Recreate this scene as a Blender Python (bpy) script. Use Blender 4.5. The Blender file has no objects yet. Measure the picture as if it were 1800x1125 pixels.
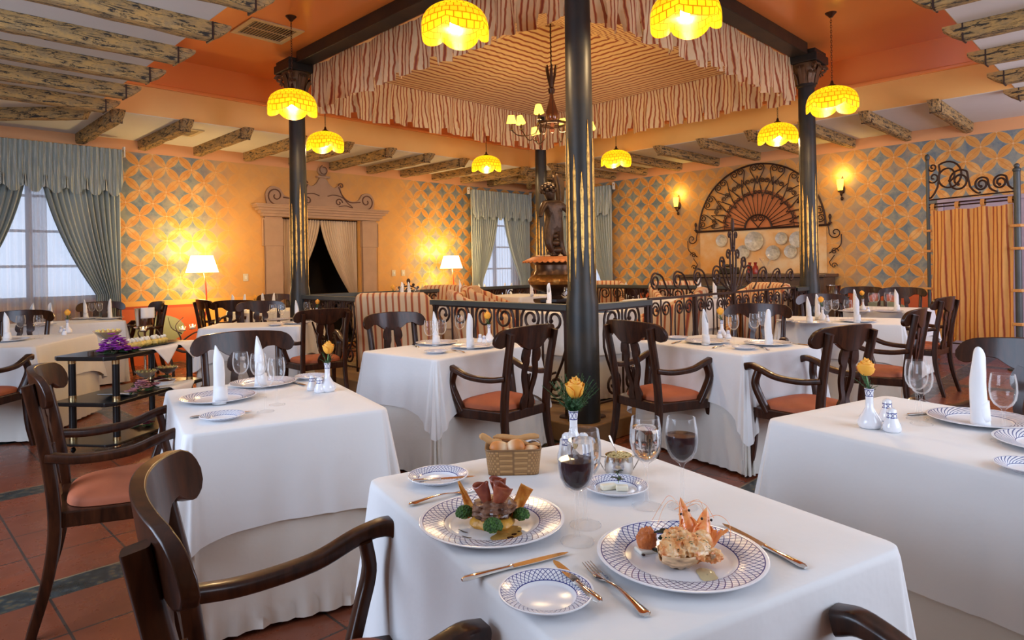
import bpy, math, random
from mathutils import Vector, Matrix, Quaternion
random.seed(7)
D = bpy.data
SC = bpy.context.scene
COL = SC.collection
PI = math.pi
S2 = math.sqrt(2)

# ---------------------------------------------------------------- camera, world, exposure
CAMZ = 1.32; FPX = 1150.0; ROLL = 0.017
cd = D.cameras.new('camera'); cam = D.objects.new('camera', cd); COL.objects.link(cam); SC.camera = cam
cd.sensor_fit = 'HORIZONTAL'; cd.sensor_width = 36.0; cd.lens = 36.0*FPX/1800.0
cd.shift_y = -(562.5-471.0)/1800.0
cd.clip_start = 0.05; cd.clip_end = 200
_x = Vector((1/S2, -1/S2, 0)); _y = Vector((0, 0, 1)); _z = Vector((-1/S2, -1/S2, 0))
_c, _s = math.cos(ROLL), math.sin(ROLL)
rx = _x*_c + _y*_s*1.0; ry = _y*_c - _x*_s
# horizon climbs to the right in the picture: the camera is turned clockwise by one degree
rx = _x*_c - _y*_s; ry = _y*_c + _x*_s
cam.matrix_world = Matrix(((rx.x, ry.x, _z.x, 0), (rx.y, ry.y, _z.y, 0), (rx.z, ry.z, _z.z, CAMZ), (0, 0, 0, 1)))
def at(px, py, z):
    """the point of the horizontal plane z seen at photo pixel (px, py)"""
    x = (px-900)/FPX; y = (471-py)/FPX
    u = x*_c + y*_s; v = -x*_s + y*_c
    d = (z-CAMZ)/v; r = u*d
    return Vector(((d+r)/S2, (d-r)/S2, z))
def atd(px, py, d):
    x = (px-900)/FPX; y = (471-py)/FPX
    u = x*_c + y*_s; v = -x*_s + y*_c
    return Vector(((d+u*d)/S2, (d-u*d)/S2, CAMZ+v*d))

W = D.worlds.new('world'); SC.world = W; W.use_nodes = True
wn = W.node_tree; bg = wn.nodes['Background']
bg.inputs[0].default_value = (0.66, 0.77, 1.0, 1); bg.inputs[1].default_value = 1.5
SC.view_settings.view_transform = 'Standard'; SC.view_settings.look = 'None'
SC.view_settings.exposure = 0.28; SC.view_settings.gamma = 1.0
SC.view_settings.use_curve_mapping = False
SC.cycles.use_denoising = True
SC.cycles.max_bounces = 8; SC.cycles.transparent_max_bounces = 24
SC.cycles.diffuse_bounces = 4; SC.cycles.glossy_bounces = 3; SC.cycles.transmission_bounces = 8
SC.cycles.caustics_reflective = False; SC.cycles.caustics_refractive = False
SC.cycles.sample_clamp_indirect = 6.0

def area(name, loc, target, sx, sy, energy, col):
    l = D.lights.new(name, 'AREA'); l.shape = 'RECTANGLE'; l.size = sx; l.size_y = sy
    l.energy = energy; l.color = col
    o = D.objects.new(name, l); COL.objects.link(o); o.location = loc
    o.rotation_euler = (Vector(target)-Vector(loc)).to_track_quat('-Z', 'Y').to_euler()
    o['category'] = 'window light'; o['label'] = 'daylight through the tall windows behind the camera'
    return o
WARM = (1.0, 0.70, 0.36)
# daylight from the big windows in the two walls behind the camera
area('window_daylight', (-2.3, 3.2, 1.9), (3, 3.4, 0.9), 3.2, 1.9, 150, (0.62, 0.76, 1.0))
area('window_daylight', (3.0, -2.3, 1.9), (3.6, 3, 0.9), 3.2, 1.9, 95, (0.72, 0.82, 1.0))
area('window_daylight', (8.6, -2.2, 1.9), (9.4, 5, 2.2), 2.6, 1.9, 110, (0.80, 0.80, 1.0))

# ---------------------------------------------------------------- node helper
class NM:
    def __init__(s, name):
        s.m = D.materials.new(name); s.m.use_nodes = True
        s.t = s.m.node_tree; s.n = s.t.nodes; s.l = s.t.links
        s.b = s.n['Principled BSDF']; s.out = s.n['Material Output']
    def set(s, sock, v):
        if hasattr(v, 'is_output'): s.l.new(v, sock)
        else:
            if isinstance(v, tuple) and len(v) == 3 and sock.type == 'RGBA': v = v+(1,)
            sock.default_value = v
    def math(s, op, a, b=0.0, c=0.0, clamp=False):
        n = s.n.new('ShaderNodeMath'); n.operation = op; n.use_clamp = clamp
        s.set(n.inputs[0], a); s.set(n.inputs[1], b); s.set(n.inputs[2], c); return n.outputs[0]
    def mix(s, f, a, b, mode='MIX'):
        n = s.n.new('ShaderNodeMix'); n.data_type = 'RGBA'; n.blend_type = mode
        s.set(n.inputs[0], f); s.set(n.inputs[6], a); s.set(n.inputs[7], b); return n.outputs[2]
    def coord(s, kind='Object'):
        return s.n.new('ShaderNodeTexCoord').outputs[kind]
    def sep(s, v):
        n = s.n.new('ShaderNodeSeparateXYZ'); s.set(n.inputs[0], v); return n.outputs
    def comb(s, x, y, z=0.0):
        n = s.n.new('ShaderNodeCombineXYZ'); s.set(n.inputs[0], x); s.set(n.inputs[1], y); s.set(n.inputs[2], z); return n.outputs[0]
    def noise(s, scale, vec=None, detail=3, rough=0.55, dist=0.0):
        n = s.n.new('ShaderNodeTexNoise')
        if vec is None: vec = s.coord()
        s.l.new(vec, n.inputs['Vector'])
        n.inputs['Scale'].default_value = scale; n.inputs['Detail'].default_value = detail
        n.inputs['Roughness'].default_value = rough; n.inputs['Distortion'].default_value = dist
        return n.outputs[0]
    def mapping(s, scale, vec=None):
        n = s.n.new('ShaderNodeMapping'); s.l.new(vec or s.coord(), n.inputs[0]); n.inputs['Scale'].default_value = scale
        return n.outputs[0]
    def ramp(s, f, stops):
        n = s.n.new('ShaderNodeValToRGB'); s.set(n.inputs[0], f)
        while len(n.color_ramp.elements) < len(stops): n.color_ramp.elements.new(0.5)
        for e, (p, c) in zip(n.color_ramp.elements, stops):
            e.position = p; e.color = (c+(1,)) if isinstance(c, tuple) else (c, c, c, 1)
        return n.outputs[0]
    def step(s, v, a, b):      # smooth 0..1
        n = s.n.new('ShaderNodeMapRange'); n.interpolation_type = 'SMOOTHSTEP'
        s.set(n.inputs[0], v); n.inputs[1].default_value = a; n.inputs[2].default_value = b
        return n.outputs[0]
    def bump(s, h, strength=0.3, dist=0.01):
        n = s.n.new('ShaderNodeBump'); n.inputs['Strength'].default_value = strength; n.inputs['Distance'].default_value = dist
        s.set(n.inputs['Height'], h); s.l.new(n.outputs[0], s.b.inputs['Normal']); return n
    def p(s, **k):
        names = dict(color='Base Color', rough='Roughness', metal='Metallic', trans='Transmission Weight', ior='IOR',
                     coat='Coat Weight', coatr='Coat Roughness', ecol='Emission Color', estr='Emission Strength', alpha='Alpha',
                     sheen='Sheen Weight', sss='Subsurface Weight', spec='Specular IOR Level')
        for kk, v in k.items(): s.set(s.b.inputs[names[kk]], v)
        return s

def simple(name, col, rough=0.5, metal=0.0, var=0.08, scale=12, bump=0.0, **k):
    s = NM(name)
    c2 = tuple(max(0, c*(1-var*2.2)) for c in col)
    n = s.noise(scale)
    s.p(color=s.mix(n, col, c2), rough=rough, metal=metal, **k)
    if bump: s.bump(s.noise(scale*4), bump, 0.005)
    return s.m

# ---------------------------------------------------------------- materials
M = {}
def wood(name, c1, c2, rough):
    s = NM(name)
    v = s.mapping((6, 6, 1.2)); n = s.noise(6, v, 4, .6, .6)
    s.p(color=s.ramp(n, [(.3, c1), (.7, c2)]), rough=rough, coat=.22, coatr=.12, spec=.25)
    return s.m
M['wood'] = wood('dark varnished wood', (.013, .0036, .0015), (.055, .0155, .0052), .33)
M['iron'] = simple('wrought iron', (.055, .024, .017), .5, .4, .2)
M['steel'] = simple('polished steel', (.75, .74, .72), .12, 1.0, .05)
M['cutlery'] = simple('polished cutlery steel', (.82, .80, .77), .1, 1.0, .02)
M['brass'] = simple('brass ferrule', (.75, .55, .28), .25, 1.0, .1)
M['black'] = simple('black lacquer', (.005, .005, .006), .28, 0, .1)
M['cushion'] = simple('terracotta cushion fabric', (.44, .115, .045), .75, 0, .12, 9, .15)
M['white_cloth'] = None
def cloth(name, col, sc=260):
    s = NM(name)
    n = s.noise(3, None, 3)
    s.p(color=s.mix(n, col, tuple(c*.93 for c in col)), rough=.62, sheen=.15)
    s.bump(s.noise(11, None, 3), .22, .012)
    return s.m
M['white_cloth'] = cloth('white table linen', (.78, .77, .76))
M['skirt'] = cloth('ivory under cloth', (.74, .70, .63))
M['napkin'] = cloth('folded napkin linen', (.82, .82, .83))
M['porcelain'] = simple('white porcelain', (.80, .80, .82), .12, 0, .03, coat=.4)
M['glassfill'] = None
def glass(name, tint=(1, 1, 1), edge=.50):
    s = NM(name); s.n.remove(s.b)
    tr = s.n.new('ShaderNodeBsdfTransparent'); tr.inputs[0].default_value = tint+(1,)
    g0 = s.n.new('ShaderNodeBsdfGlossy'); g0.inputs['Roughness'].default_value = .03
    df = s.n.new('ShaderNodeBsdfTranslucent'); df.inputs[0].default_value = (.9, .92, .95, 1); d2_ = s.n.new('ShaderNodeBsdfDiffuse'); d2_.inputs[0].default_value = (.9, .92, .95, 1)  # white diffuse share paints the bright refracted edge light into the glass colour
    ga = s.n.new('ShaderNodeMixShader'); s.l.new(df.outputs[0], ga.inputs[1]); s.l.new(d2_.outputs[0], ga.inputs[2])
    gl = s.n.new('ShaderNodeMixShader'); gl.inputs[0].default_value = .45; s.l.new(g0.outputs[0], gl.inputs[1]); s.l.new(ga.outputs[0], gl.inputs[2])
    lw = s.n.new('ShaderNodeLayerWeight'); lw.inputs[0].default_value = .12
    f = s.math('MULTIPLY_ADD', lw.outputs['Fresnel'], edge, .03, True)
    mx = s.n.new('ShaderNodeMixShader'); s.l.new(f, mx.inputs[0]); s.l.new(tr.outputs[0], mx.inputs[1]); s.l.new(gl.outputs[0], mx.inputs[2])
    s.l.new(mx.outputs[0], s.out.inputs[0]); return s.m
M['glass'] = glass('clear thin glass')
M['glass_foot'] = glass('clear glass foot', (1, 1, 1), .12)
M['pane'] = glass('window pane glass', (.97, .99, 1), .5)
s = NM('still water'); s.p(color=(.97, .98, 1), rough=0.0, trans=1.0, ior=1.33); M['water'] = s.m
s = NM('red wine'); s.p(color=(.022, .002, .004), rough=.03, trans=.0, ior=1.34); M['wine'] = s.m
M['shade_metal'] = simple('aged bronze', (.10, .05, .03), .4, .8, .2)
def emis(name, col, strength, lines=None):
    s = NM(name); s.p(color=col, rough=.5, ecol=col, estr=strength); return s.m
M['bulb'] = emis('glowing bulb', (1, .86, .45), 14)
M['flame'] = emis('candle flame', (1, .70, .28), 9)
M['lampshade'] = emis('lit cream lampshade', (1, .86, .52), 2.3)
M['miniature_shade'] = emis('lit yellow mini shade', (1, .74, .10), 1.7)
# capiz glass pendant
s = NM('yellow leaded glass')
uv = s.sep(s.coord('UV'))
v8 = s.math('MULTIPLY', uv[1], 9.0); row = s.math('FLOOR', v8)
u = s.math('ADD', s.math('MULTIPLY', uv[0], 26.0), s.math('MULTIPLY', row, .5))
fu = s.math('ABSOLUTE', s.math('SUBTRACT', s.math('FRACT', u), .5)); fv = s.math('ABSOLUTE', s.math('SUBTRACT', s.math('FRACT', v8), .5))
ln = s.math('GREATER_THAN', s.math('MAXIMUM', fu, fv), .435)
band = s.math('MULTIPLY', s.math('GREATER_THAN', uv[1], .60), s.math('LESS_THAN', uv[1], .80))
n = s.noise(9)
c = s.mix(n, (1.0, .66, .012), (1.0, .48, .008))
c = s.mix(s.math('MULTIPLY', band, .35), c, (.9, .22, .01))
c = s.mix(s.math('MULTIPLY', ln, .85), c, (.30, .085, .0))
cd_ = s.mix(.80, c, (.02, .01, .0))
s.p(color=cd_, rough=.25, ecol=c, estr=.92)
tl = s.n.new('ShaderNodeBsdfTranslucent'); s.l.new(cd_, tl.inputs[0])
mx = s.n.new('ShaderNodeMixShader'); mx.inputs[0].default_value = .25
s.l.new(s.b.outputs[0], mx.inputs[1]); s.l.new(tl.outputs[0], mx.inputs[2]); s.l.new(mx.outputs[0], s.out.inputs[0])
M['pendant'] = s.m

# beams: weathered wood with peeling paint
s = NM('weathered beam wood')
v = s.mapping((3, 3, 5)); n = s.noise(3.2, v, 5, .7, .5); n2 = s.noise(10, s.mapping((.6, 3.5, 3.5)), 6, .85, .6)
c = s.mix(s.step(n, .35, .70), (.56, .33, .105), (.34, .23, .11))
c = s.mix(s.step(n2, .50, .57), c, (.030, .025, .020))
n4 = s.noise(7, s.mapping((1, 1, 1)), 5, .75, 1.2); c = s.mix(s.step(n4, .66, .68), c, (.018, .014, .010))
s.p(color=c, rough=.8); s.bump(n2, .6, .02); M['beam'] = s.m
# ceilings
M['ceiling_white'] = simple('white plaster', (.80, .78, .72), .85, 0, .05, 2)
s = NM('orange lacquered ceiling'); n = s.noise(.8)
s.p(color=s.mix(n, (.93, .36, .10), (.87, .29, .075)), rough=.24, coat=.25, coatr=.12); M['ceiling_orange'] = s.m
M['salmon'] = simple('salmon plaster trim', (.72, .33, .13), .7, 0, .08, 2)
s = NM('yellow ochre fascia plaster'); n = s.noise(1.6, None, 4, .6)
s.p(color=s.mix(n, (.93, .60, .20), (.86, .47, .13)), rough=.45); M['fascia'] = s.m

def wallpaper(name, axis, fades, lo=.93, hi=3.08):
    s = NM(name)
    o = s.sep(s.coord()); X = o[axis]; Z = o[2]
    wob = s.math('MULTIPLY', s.math('SUBTRACT', s.noise(7), .5), .02)
    Xw = s.math('ADD', X, wob)
    P = .362
    p = s.math('FRACT', s.math('ADD', s.math('DIVIDE', s.math('ADD', Xw, Z), P), 40.0))
    q = s.math('FRACT', s.math('ADD', s.math('DIVIDE', s.math('SUBTRACT', Xw, Z), P), 40.0))
    ax = s.math('ABSOLUTE', s.math('SUBTRACT', p, .5)); ay = s.math('ABSOLUTE', s.math('SUBTRACT', q, .5))
    m = s.math('MAXIMUM', ax, ay); k = s.math('MINIMUM', ax, ay)
    im = s.math('SUBTRACT', 1.0, m)
    d = s.math('SQRT', s.math('ADD', s.math('MULTIPLY', im, im), s.math('MULTIPLY', k, k)))
    petal = s.math('LESS_THAN', d, .70); rim = s.math('LESS_THAN', d, .725)
    rib = s.math('MULTIPLY', s.math('GREATER_THAN', m, .486), s.math('LESS_THAN', k, .44))
    node = s.math('GREATER_THAN', k, .455)
    nn = s.noise(1.7, None, 5, .65); n3 = s.noise(5.0, None, 4, .7)
    pc = s.mix(nn, (.76, .36, .07), (.54, .19, .03))
    pc = s.mix(s.step(n3, .45, .7), pc, (.74, .44, .16))
    bc = s.mix(s.step(n3, .35, .65), (.13, .175, .215), (.28, .29, .235))
    c = s.mix(rim, bc, (.60, .36, .13)); c = s.mix(petal, c, pc)
    c = s.mix(s.math('MULTIPLY', rib, .55), c, (.42, .13, .03))
    c = s.mix(s.math('MULTIPLY', node, .6), c, (.80, .50, .28))
    plain = s.mix(nn, (.76, .41, .12), (.60, .27, .06))
    fade = s.step(s.noise(.75, None, 4, .7), .50, .72)
    fade = s.math('MULTIPLY', fade, .75)
    for (c0, w0, w1, zt, amt) in fades:
        fx = s.math('SUBTRACT', 1.0, s.step(s.math('ABSOLUTE', s.math('SUBTRACT', X, c0)), w0, w1))
        fade = s.math('MAXIMUM', fade, s.math('MULTIPLY', fx, amt))
    c = s.mix(fade, c, plain)
    # painted dado under the pattern: ochre band, red line, red and ochre fields
    dado = s.math('LESS_THAN', Z, lo)
    dc = s.mix(nn, (.82, .42, .09), (.74, .33, .06))
    line = s.math('MULTIPLY', s.math('LESS_THAN', Z, lo-.075), s.math('GREATER_THAN', Z, lo-.115))
    fld = s.math('MULTIPLY', s.math('LESS_THAN', Z, lo-.115), s.math('GREATER_THAN', s.math('SINE', s.math('MULTIPLY', X, 2.6)), -.25))
    dc = s.mix(fld, dc, (.58, .115, .035)); dc = s.mix(line, dc, (.42, .05, .012))
    ex = s.math('DIVIDE', s.math('SUBTRACT', s.math('FRACT', s.math('DIVIDE', s.math('ADD', X, .55), 2.416)), .5), .17)
    ez = s.math('DIVIDE', s.math('SUBTRACT', Z, .50), .22)
    el = s.math('LESS_THAN', s.math('ADD', s.math('MULTIPLY', ex, ex), s.math('MULTIPLY', ez, ez)), 1.0)
    dc = s.mix(el, dc, (.30, .33, .22))
    c = s.mix(dado, c, dc)
    top = s.math('GREATER_THAN', Z, hi); c = s.mix(top, c, (.76, .36, .15))
    s.p(color=c, rough=.6); s.bump(nn, .12, .02)
    return s.m
M['wall_left'] = wallpaper('stencilled plaster left', 0, [(5.85, 1.45, 2.3, 0, .93)])
M['wall_right'] = wallpaper('stencilled plaster right', 1, [(5.0, 1.3, 2.0, 0, .62)])

# floor
s = NM('terracotta floor tiles')
o = s.sep(s.coord()); X, Y = o[0], o[1]
P = .36; B = 1.62
fx = s.math('FRACT', s.math('ADD', s.math('DIVIDE', X, B), 20)); fy = s.math('FRACT', s.math('ADD', s.math('DIVIDE', Y, B), 20))
band = s.math('MAXIMUM', s.math('LESS_THAN', fx, .11), s.math('LESS_THAN', fy, .11))
tx = s.math('DIVIDE', s.math('SUBTRACT', fx, .11), .2225); ty = s.math('DIVIDE', s.math('SUBTRACT', fy, .11), .2225)
def edge(v, w): return s.math('GREATER_THAN', s.math('ABSOLUTE', s.math('SUBTRACT', s.math('FRACT', s.math('ADD', v, 10)), .5)), .5-w)
g = s.math('MAXIMUM', edge(tx, .014), edge(ty, .014))
wn_ = s.n.new('ShaderNodeTexWhiteNoise'); wn_.noise_dimensions = '2D'
s.l.new(s.comb(s.math('FLOOR', s.math('MULTIPLY', X, 1/.36)), s.math('FLOOR', s.math('MULTIPLY', Y, 1/.36))), wn_.inputs['Vector'])
nn = s.noise(6, None, 5, .65)
tc = s.mix(nn, (.27, .062, .022), (.12, .028, .013)); tc = s.mix(s.math('MULTIPLY', wn_.outputs[0], .55), tc, (.17, .055, .03))
vor = s.n.new('ShaderNodeTexVoronoi'); vor.inputs['Scale'].default_value = 26; s.l.new(s.coord(), vor.inputs['Vector'])
dc = s.ramp(vor.outputs['Distance'], [(.0, (.30, .11, .045)), (.25, (.16, .13, .06)), (.42, (.035, .05, .06)), (.7, (.012, .016, .016))])
dc = s.mix(nn, dc, (.02, .03, .03))
c = s.mix(band, s.mix(g, tc, (.045, .03, .024)), dc)
bl = s.math('MAXIMUM', s.math('MULTIPLY', s.math('GREATER_THAN', fx, .106), s.math('LESS_THAN', fx, .113)), s.math('MULTIPLY', s.math('GREATER_THAN', fy, .106), s.math('LESS_THAN', fy, .113)))
c = s.mix(bl, c, (.22, .16, .09))
s.p(color=c, rough=s.math('MULTIPLY_ADD', nn, .25, .16)); s.bump(s.math('ADD', g, s.math('MULTIPLY', nn, .4)), -.12, .01); M['floor'] = s.m
M['platform'] = simple('tan stone platform floor', (.34, .20, .09), .35, 0, .25, 5)
s = NM('mosaic border'); vor = s.n.new('ShaderNodeTexVoronoi'); vor.inputs['Scale'].default_value = 22; s.l.new(s.coord(), vor.inputs['Vector'])
s.p(color=s.ramp(vor.outputs['Distance'], [(.1, (.05, .035, .025)), (.45, (.06, .045, .03)), (.55, (.38, .28, .14))]), rough=.4); M['mosaic'] = s.m

# column iron with gold blades (gold is separate geometry)
s = NM('column paint'); nn = s.noise(3, None, 4); o = s.sep(s.coord())
c = s.mix(s.step(nn, .4, .65), (.020, .021, .020), (.040, .030, .020))
s.p(color=c, rough=.42, metal=.0, spec=.35); M['column'] = s.m
s = NM('rubbed gold'); nn = s.noise(25, None, 4, .7)
s.p(color=s.mix(s.step(nn, .45, .65), (.85, .50, .12), (.42, .23, .06)), rough=.4, metal=.5); M['gold'] = s.m
M['capital'] = simple('bronzed capital', (.21, .115, .055), .5, .35, .25, 14, .3)
M['rail'] = simple('grey painted rail', (.075, .085, .085), .45, .2, .2, 8)

def stripes(name, mode, per, base, lo=None, warp=.0):
    s = NM(name)
    if mode == 'uv': t = s.sep(s.coord('UV'))[0]
    else:
        o = s.sep(s.coord()); t = s.math('MAXIMUM', s.math('ABSOLUTE', o[0]), s.math('ABSOLUTE', o[1]))
    if warp: t = s.math('ADD', t, s.math('MULTIPLY', s.math('SUBTRACT', s.noise(5.5, None, 2), .5), warp))
    f = s.math('FRACT', s.math('ADD', s.math('DIVIDE', t, per), 30.0))
    a = s.math('LESS_THAN', s.math('ABSOLUTE', s.math('SUBTRACT', f, .25)), .075)
    b = s.math('LESS_THAN', s.math('ABSOLUTE', s.math('SUBTRACT', f, .72)), .105)
    b2 = s.math('LESS_THAN', s.math('ABSOLUTE', s.math('SUBTRACT', f, .72)), .055)
    n = s.noise(14)
    c = s.mix(n, base, tuple(x*.86 for x in base))
    c = s.mix(a, c, (.34, .085, .025)); c = s.mix(b, c, (.56, .23, .07)); c = s.mix(b2, c, (.30, .055, .02))
    s.p(color=c, rough=.75, sheen=.1)
    return s.m
M['tent'] = stripes('striped tent fabric', 'max', .16, (.88, .60, .27), warp=.012)
M['valance'] = stripes('striped valance fabric', 'uv', .115, (.78, .58, .32), warp=.045)
M['armchair'] = stripes('striped upholstery', 'uv', .135, (.66, .45, .26))
M['screen'] = stripes('striped screen curtain', 'uv', .125, (.74, .40, .12), warp=.012)
s = NM('blue grey drape'); n = s.noise(4)
s.p(color=s.mix(n, (.34, .41, .43), (.47, .48, .40)), rough=.55, sheen=.2); M['drape'] = s.m
s = NM('cream drape'); n = s.noise(4); s.p(color=s.mix(n, (.72, .56, .38), (.60, .44, .27)), rough=.65); M['cream_drape'] = s.m
s = NM('sheer voile'); s.n.remove(s.b)
tr = s.n.new('ShaderNodeBsdfTransparent'); tl = s.n.new('ShaderNodeBsdfTranslucent'); df = s.n.new('ShaderNodeBsdfDiffuse')
tl.inputs[0].default_value = (.72, .68, .68, 1); df.inputs[0].default_value = (.60, .56, .56, 1)
m1 = s.n.new('ShaderNodeMixShader'); s.l.new(tl.outputs[0], m1.inputs[1]); s.l.new(df.outputs[0], m1.inputs[2])
m2 = s.n.new('ShaderNodeMixShader'); m2.inputs[0].default_value = .62; s.l.new(tr.outputs[0], m2.inputs[1]); s.l.new(m1.outputs[0], m2.inputs[2])
s.l.new(m2.outputs[0], s.out.inputs[0]); M['sheer'] = s.m
M['stone'] = simple('carved rose stone', (.50, .31, .19), .75, 0, .12, 6, .2)
M['stone_line'] = simple('incised line', (.16, .07, .04), .8)
M['window_frame'] = simple('grey window frame', (.30, .33, .38), .5)
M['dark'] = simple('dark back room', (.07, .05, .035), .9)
M['plaster_panel'] = None
s = NM('mottled panel'); n = s.noise(1.8, None, 5, .6); s.p(color=s.mix(s.step(n, .3, .7), (.74, .58, .36), (.70, .33, .08)), rough=.6); M['panel'] = s.m
M['lavender'] = simple('lavender painted panel', (.44, .36, .44), .6)
M['red_panel'] = simple('orange red lunette backing', (.62, .20, .06), .6, 0, .2, 3)
M['counter'] = simple('brown stone counter', (.12, .075, .055), .35, 0, .25, 8)
M['urn'] = simple('bronze urn', (.13, .065, .035), .35, .7, .3, 9)
M['urn_gold'] = simple('gilded bronze', (.55, .27, .07), .35, .8, .35, 30)
M['urn_rim'] = simple('orange scalloped rim', (.62, .20, .05), .5, .2, .15)
M['statue'] = simple('patinated bronze statue', (.10, .055, .03), .4, .6, .35, 25, .3)
M['red_metal'] = simple('red lamp stem', (.60, .05, .02), .35, .2, .05)
M['lamp_base'] = simple('dark lamp base', (.05, .02, .015), .4, .4, .1)
M['vent'] = simple('cream vent grille', (.70, .58, .36), .5)
M['plate_wall'] = simple('decorated wall plate', (.78, .74, .64), .2, 0, .32, 22)
M['switch'] = simple('switch plastic', (.72, .60, .42), .4)
M['leaf'] = simple('dark green leaf', (.035, .11, .03), .5, 0, .25, 30)
M['fern'] = simple('asparagus fern', (.05, .15, .045), .55, 0, .3, 30)
M['stem'] = simple('green stem', (.10, .26, .05), .5)
s = NM('yellow rose petals'); n = s.noise(30); s.p(color=s.mix(n, (.92, .48, .055), (.90, .34, .03)), rough=.55, sss=.05); M['rose'] = s.m
M['twig'] = simple('twisted branch', (.075, .035, .018), .6, 0, .3, 20, .3)
M['purple'] = simple('purple bougainvillea', (.42, .05, .46), .6, 0, .2, 20)
M['pink'] = simple('pink orchid petals', (.72, .32, .38), .6, 0, .2, 20)
M['maroon'] = simple('maroon petals', (.14, .015, .03), .6, 0, .2, 20)
M['paper'] = simple('white paper', (.70, .74, .80), .6)
M['dessert_y'] = simple('yellow fruit pastry', (.88, .68, .20), .5, 0, .2, 30)
M['dessert_w'] = simple('whipped cream', (.86, .83, .74), .5, 0, .08, 20)
M['mousse'] = simple('pale mousse', (.72, .46, .22), .45, 0, .2, 20)
M['chocolate'] = simple('chocolate', (.10, .03, .012), .3, 0, .2, 20)

def plate_mat(name, rim_in, rim_out, col, cross, nl, twist, width=.085, dots=False):
    s = NM(name)
    o = s.sep(s.coord()); r = s.math('SQRT', s.math('ADD', s.math('MULTIPLY', o[0], o[0]), s.math('MULTIPLY', o[1], o[1])))
    th = s.math('ARCTAN2', o[1], o[0]); t = s.math('DIVIDE', s.math('SUBTRACT', r, rim_in), rim_out-rim_in)
    inr = s.math('MULTIPLY', s.math('GREATER_THAN', r, rim_in), s.math('LESS_THAN', r, rim_out))
    base = s.math('MULTIPLY', th, nl/(2*PI))
    def fam(sg):
        tt = s.math('MULTIPLY', t, twist*sg) if cross else s.math('MULTIPLY', s.math('POWER', s.math('MAXIMUM', t, 0.0), .7), twist*sg)
        f = s.math('FRACT', s.math('ADD', s.math('ADD', base, tt), 50.0))
        return s.math('LESS_THAN', s.math('ABSOLUTE', s.math('SUBTRACT', f, .5)), width)
    L = fam(1)
    if cross: L = s.math('MAXIMUM', L, fam(-1))
    L = s.math('MULTIPLY', L, inr)
    w = .0011*rim_out/.15
    for rr in (rim_in, rim_out):
        L = s.math('MAXIMUM', L, s.math('LESS_THAN', s.math('ABSOLUTE', s.math('SUBTRACT', r, rr)), w))
    top = s.math('GREATER_THAN', o[2], .0035)
    L = s.math('MULTIPLY', L, top)
    s.p(color=s.mix(L, (.80, .80, .83), col), rough=.2, spec=.4); return s.m
M['plate_big'] = plate_mat('blue lattice dinner plate glaze', .104, .149, (.025, .035, .20), True, 58, 2.6, .085)
M['plate_small'] = plate_mat('blue lattice side plate glaze', .052, .076, (.025, .035, .20), True, 46, 2.0, .085)
M['charger'] = plate_mat('blue wave charger glaze', .098, .149, (.10, .125, .27), False, 40, 5.0, .15)
M['charger_small'] = plate_mat('blue wave side plate glaze', .050, .077, (.10, .125, .27), False, 32, 4.0, .16)
def band_mat(name, z0, z1):
    s = NM(name); o = s.sep(s.coord()); th = s.math('DIVIDE', s.math('ARCTAN2', o[1], o[0]), 2*PI)
    z = s.math('DIVIDE', s.math('SUBTRACT', o[2], z0), z1-z0)
    inb = s.math('MULTIPLY', s.math('GREATER_THAN', o[2], z0), s.math('LESS_THAN', o[2], z1))
    L = 0.0
    for sg in (1, -1):
        f = s.math('FRACT', s.math('ADD', s.math('ADD', s.math('MULTIPLY', th, 7), s.math('MULTIPLY', z, sg*1.0)), 9.0))
        a = s.math('LESS_THAN', s.math('ABSOLUTE', s.math('SUBTRACT', f, .5)), .09); L = a if sg == 1 else s.math('MAXIMUM', L, a)
    L = s.math('MULTIPLY', L, inb)
    for zz in (z0, z1): L = s.math('MAXIMUM', L, s.math('LESS_THAN', s.math('ABSOLUTE', s.math('SUBTRACT', o[2], zz)), .0013))
    s.p(color=s.mix(L, (.80, .80, .83), (.05, .06, .22)), rough=.12, coat=.4); return s.m
M['vase'] = band_mat('vase glaze with blue band', .108, .130)
M['shaker'] = band_mat('shaker glaze with blue band', .040, .052)

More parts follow.
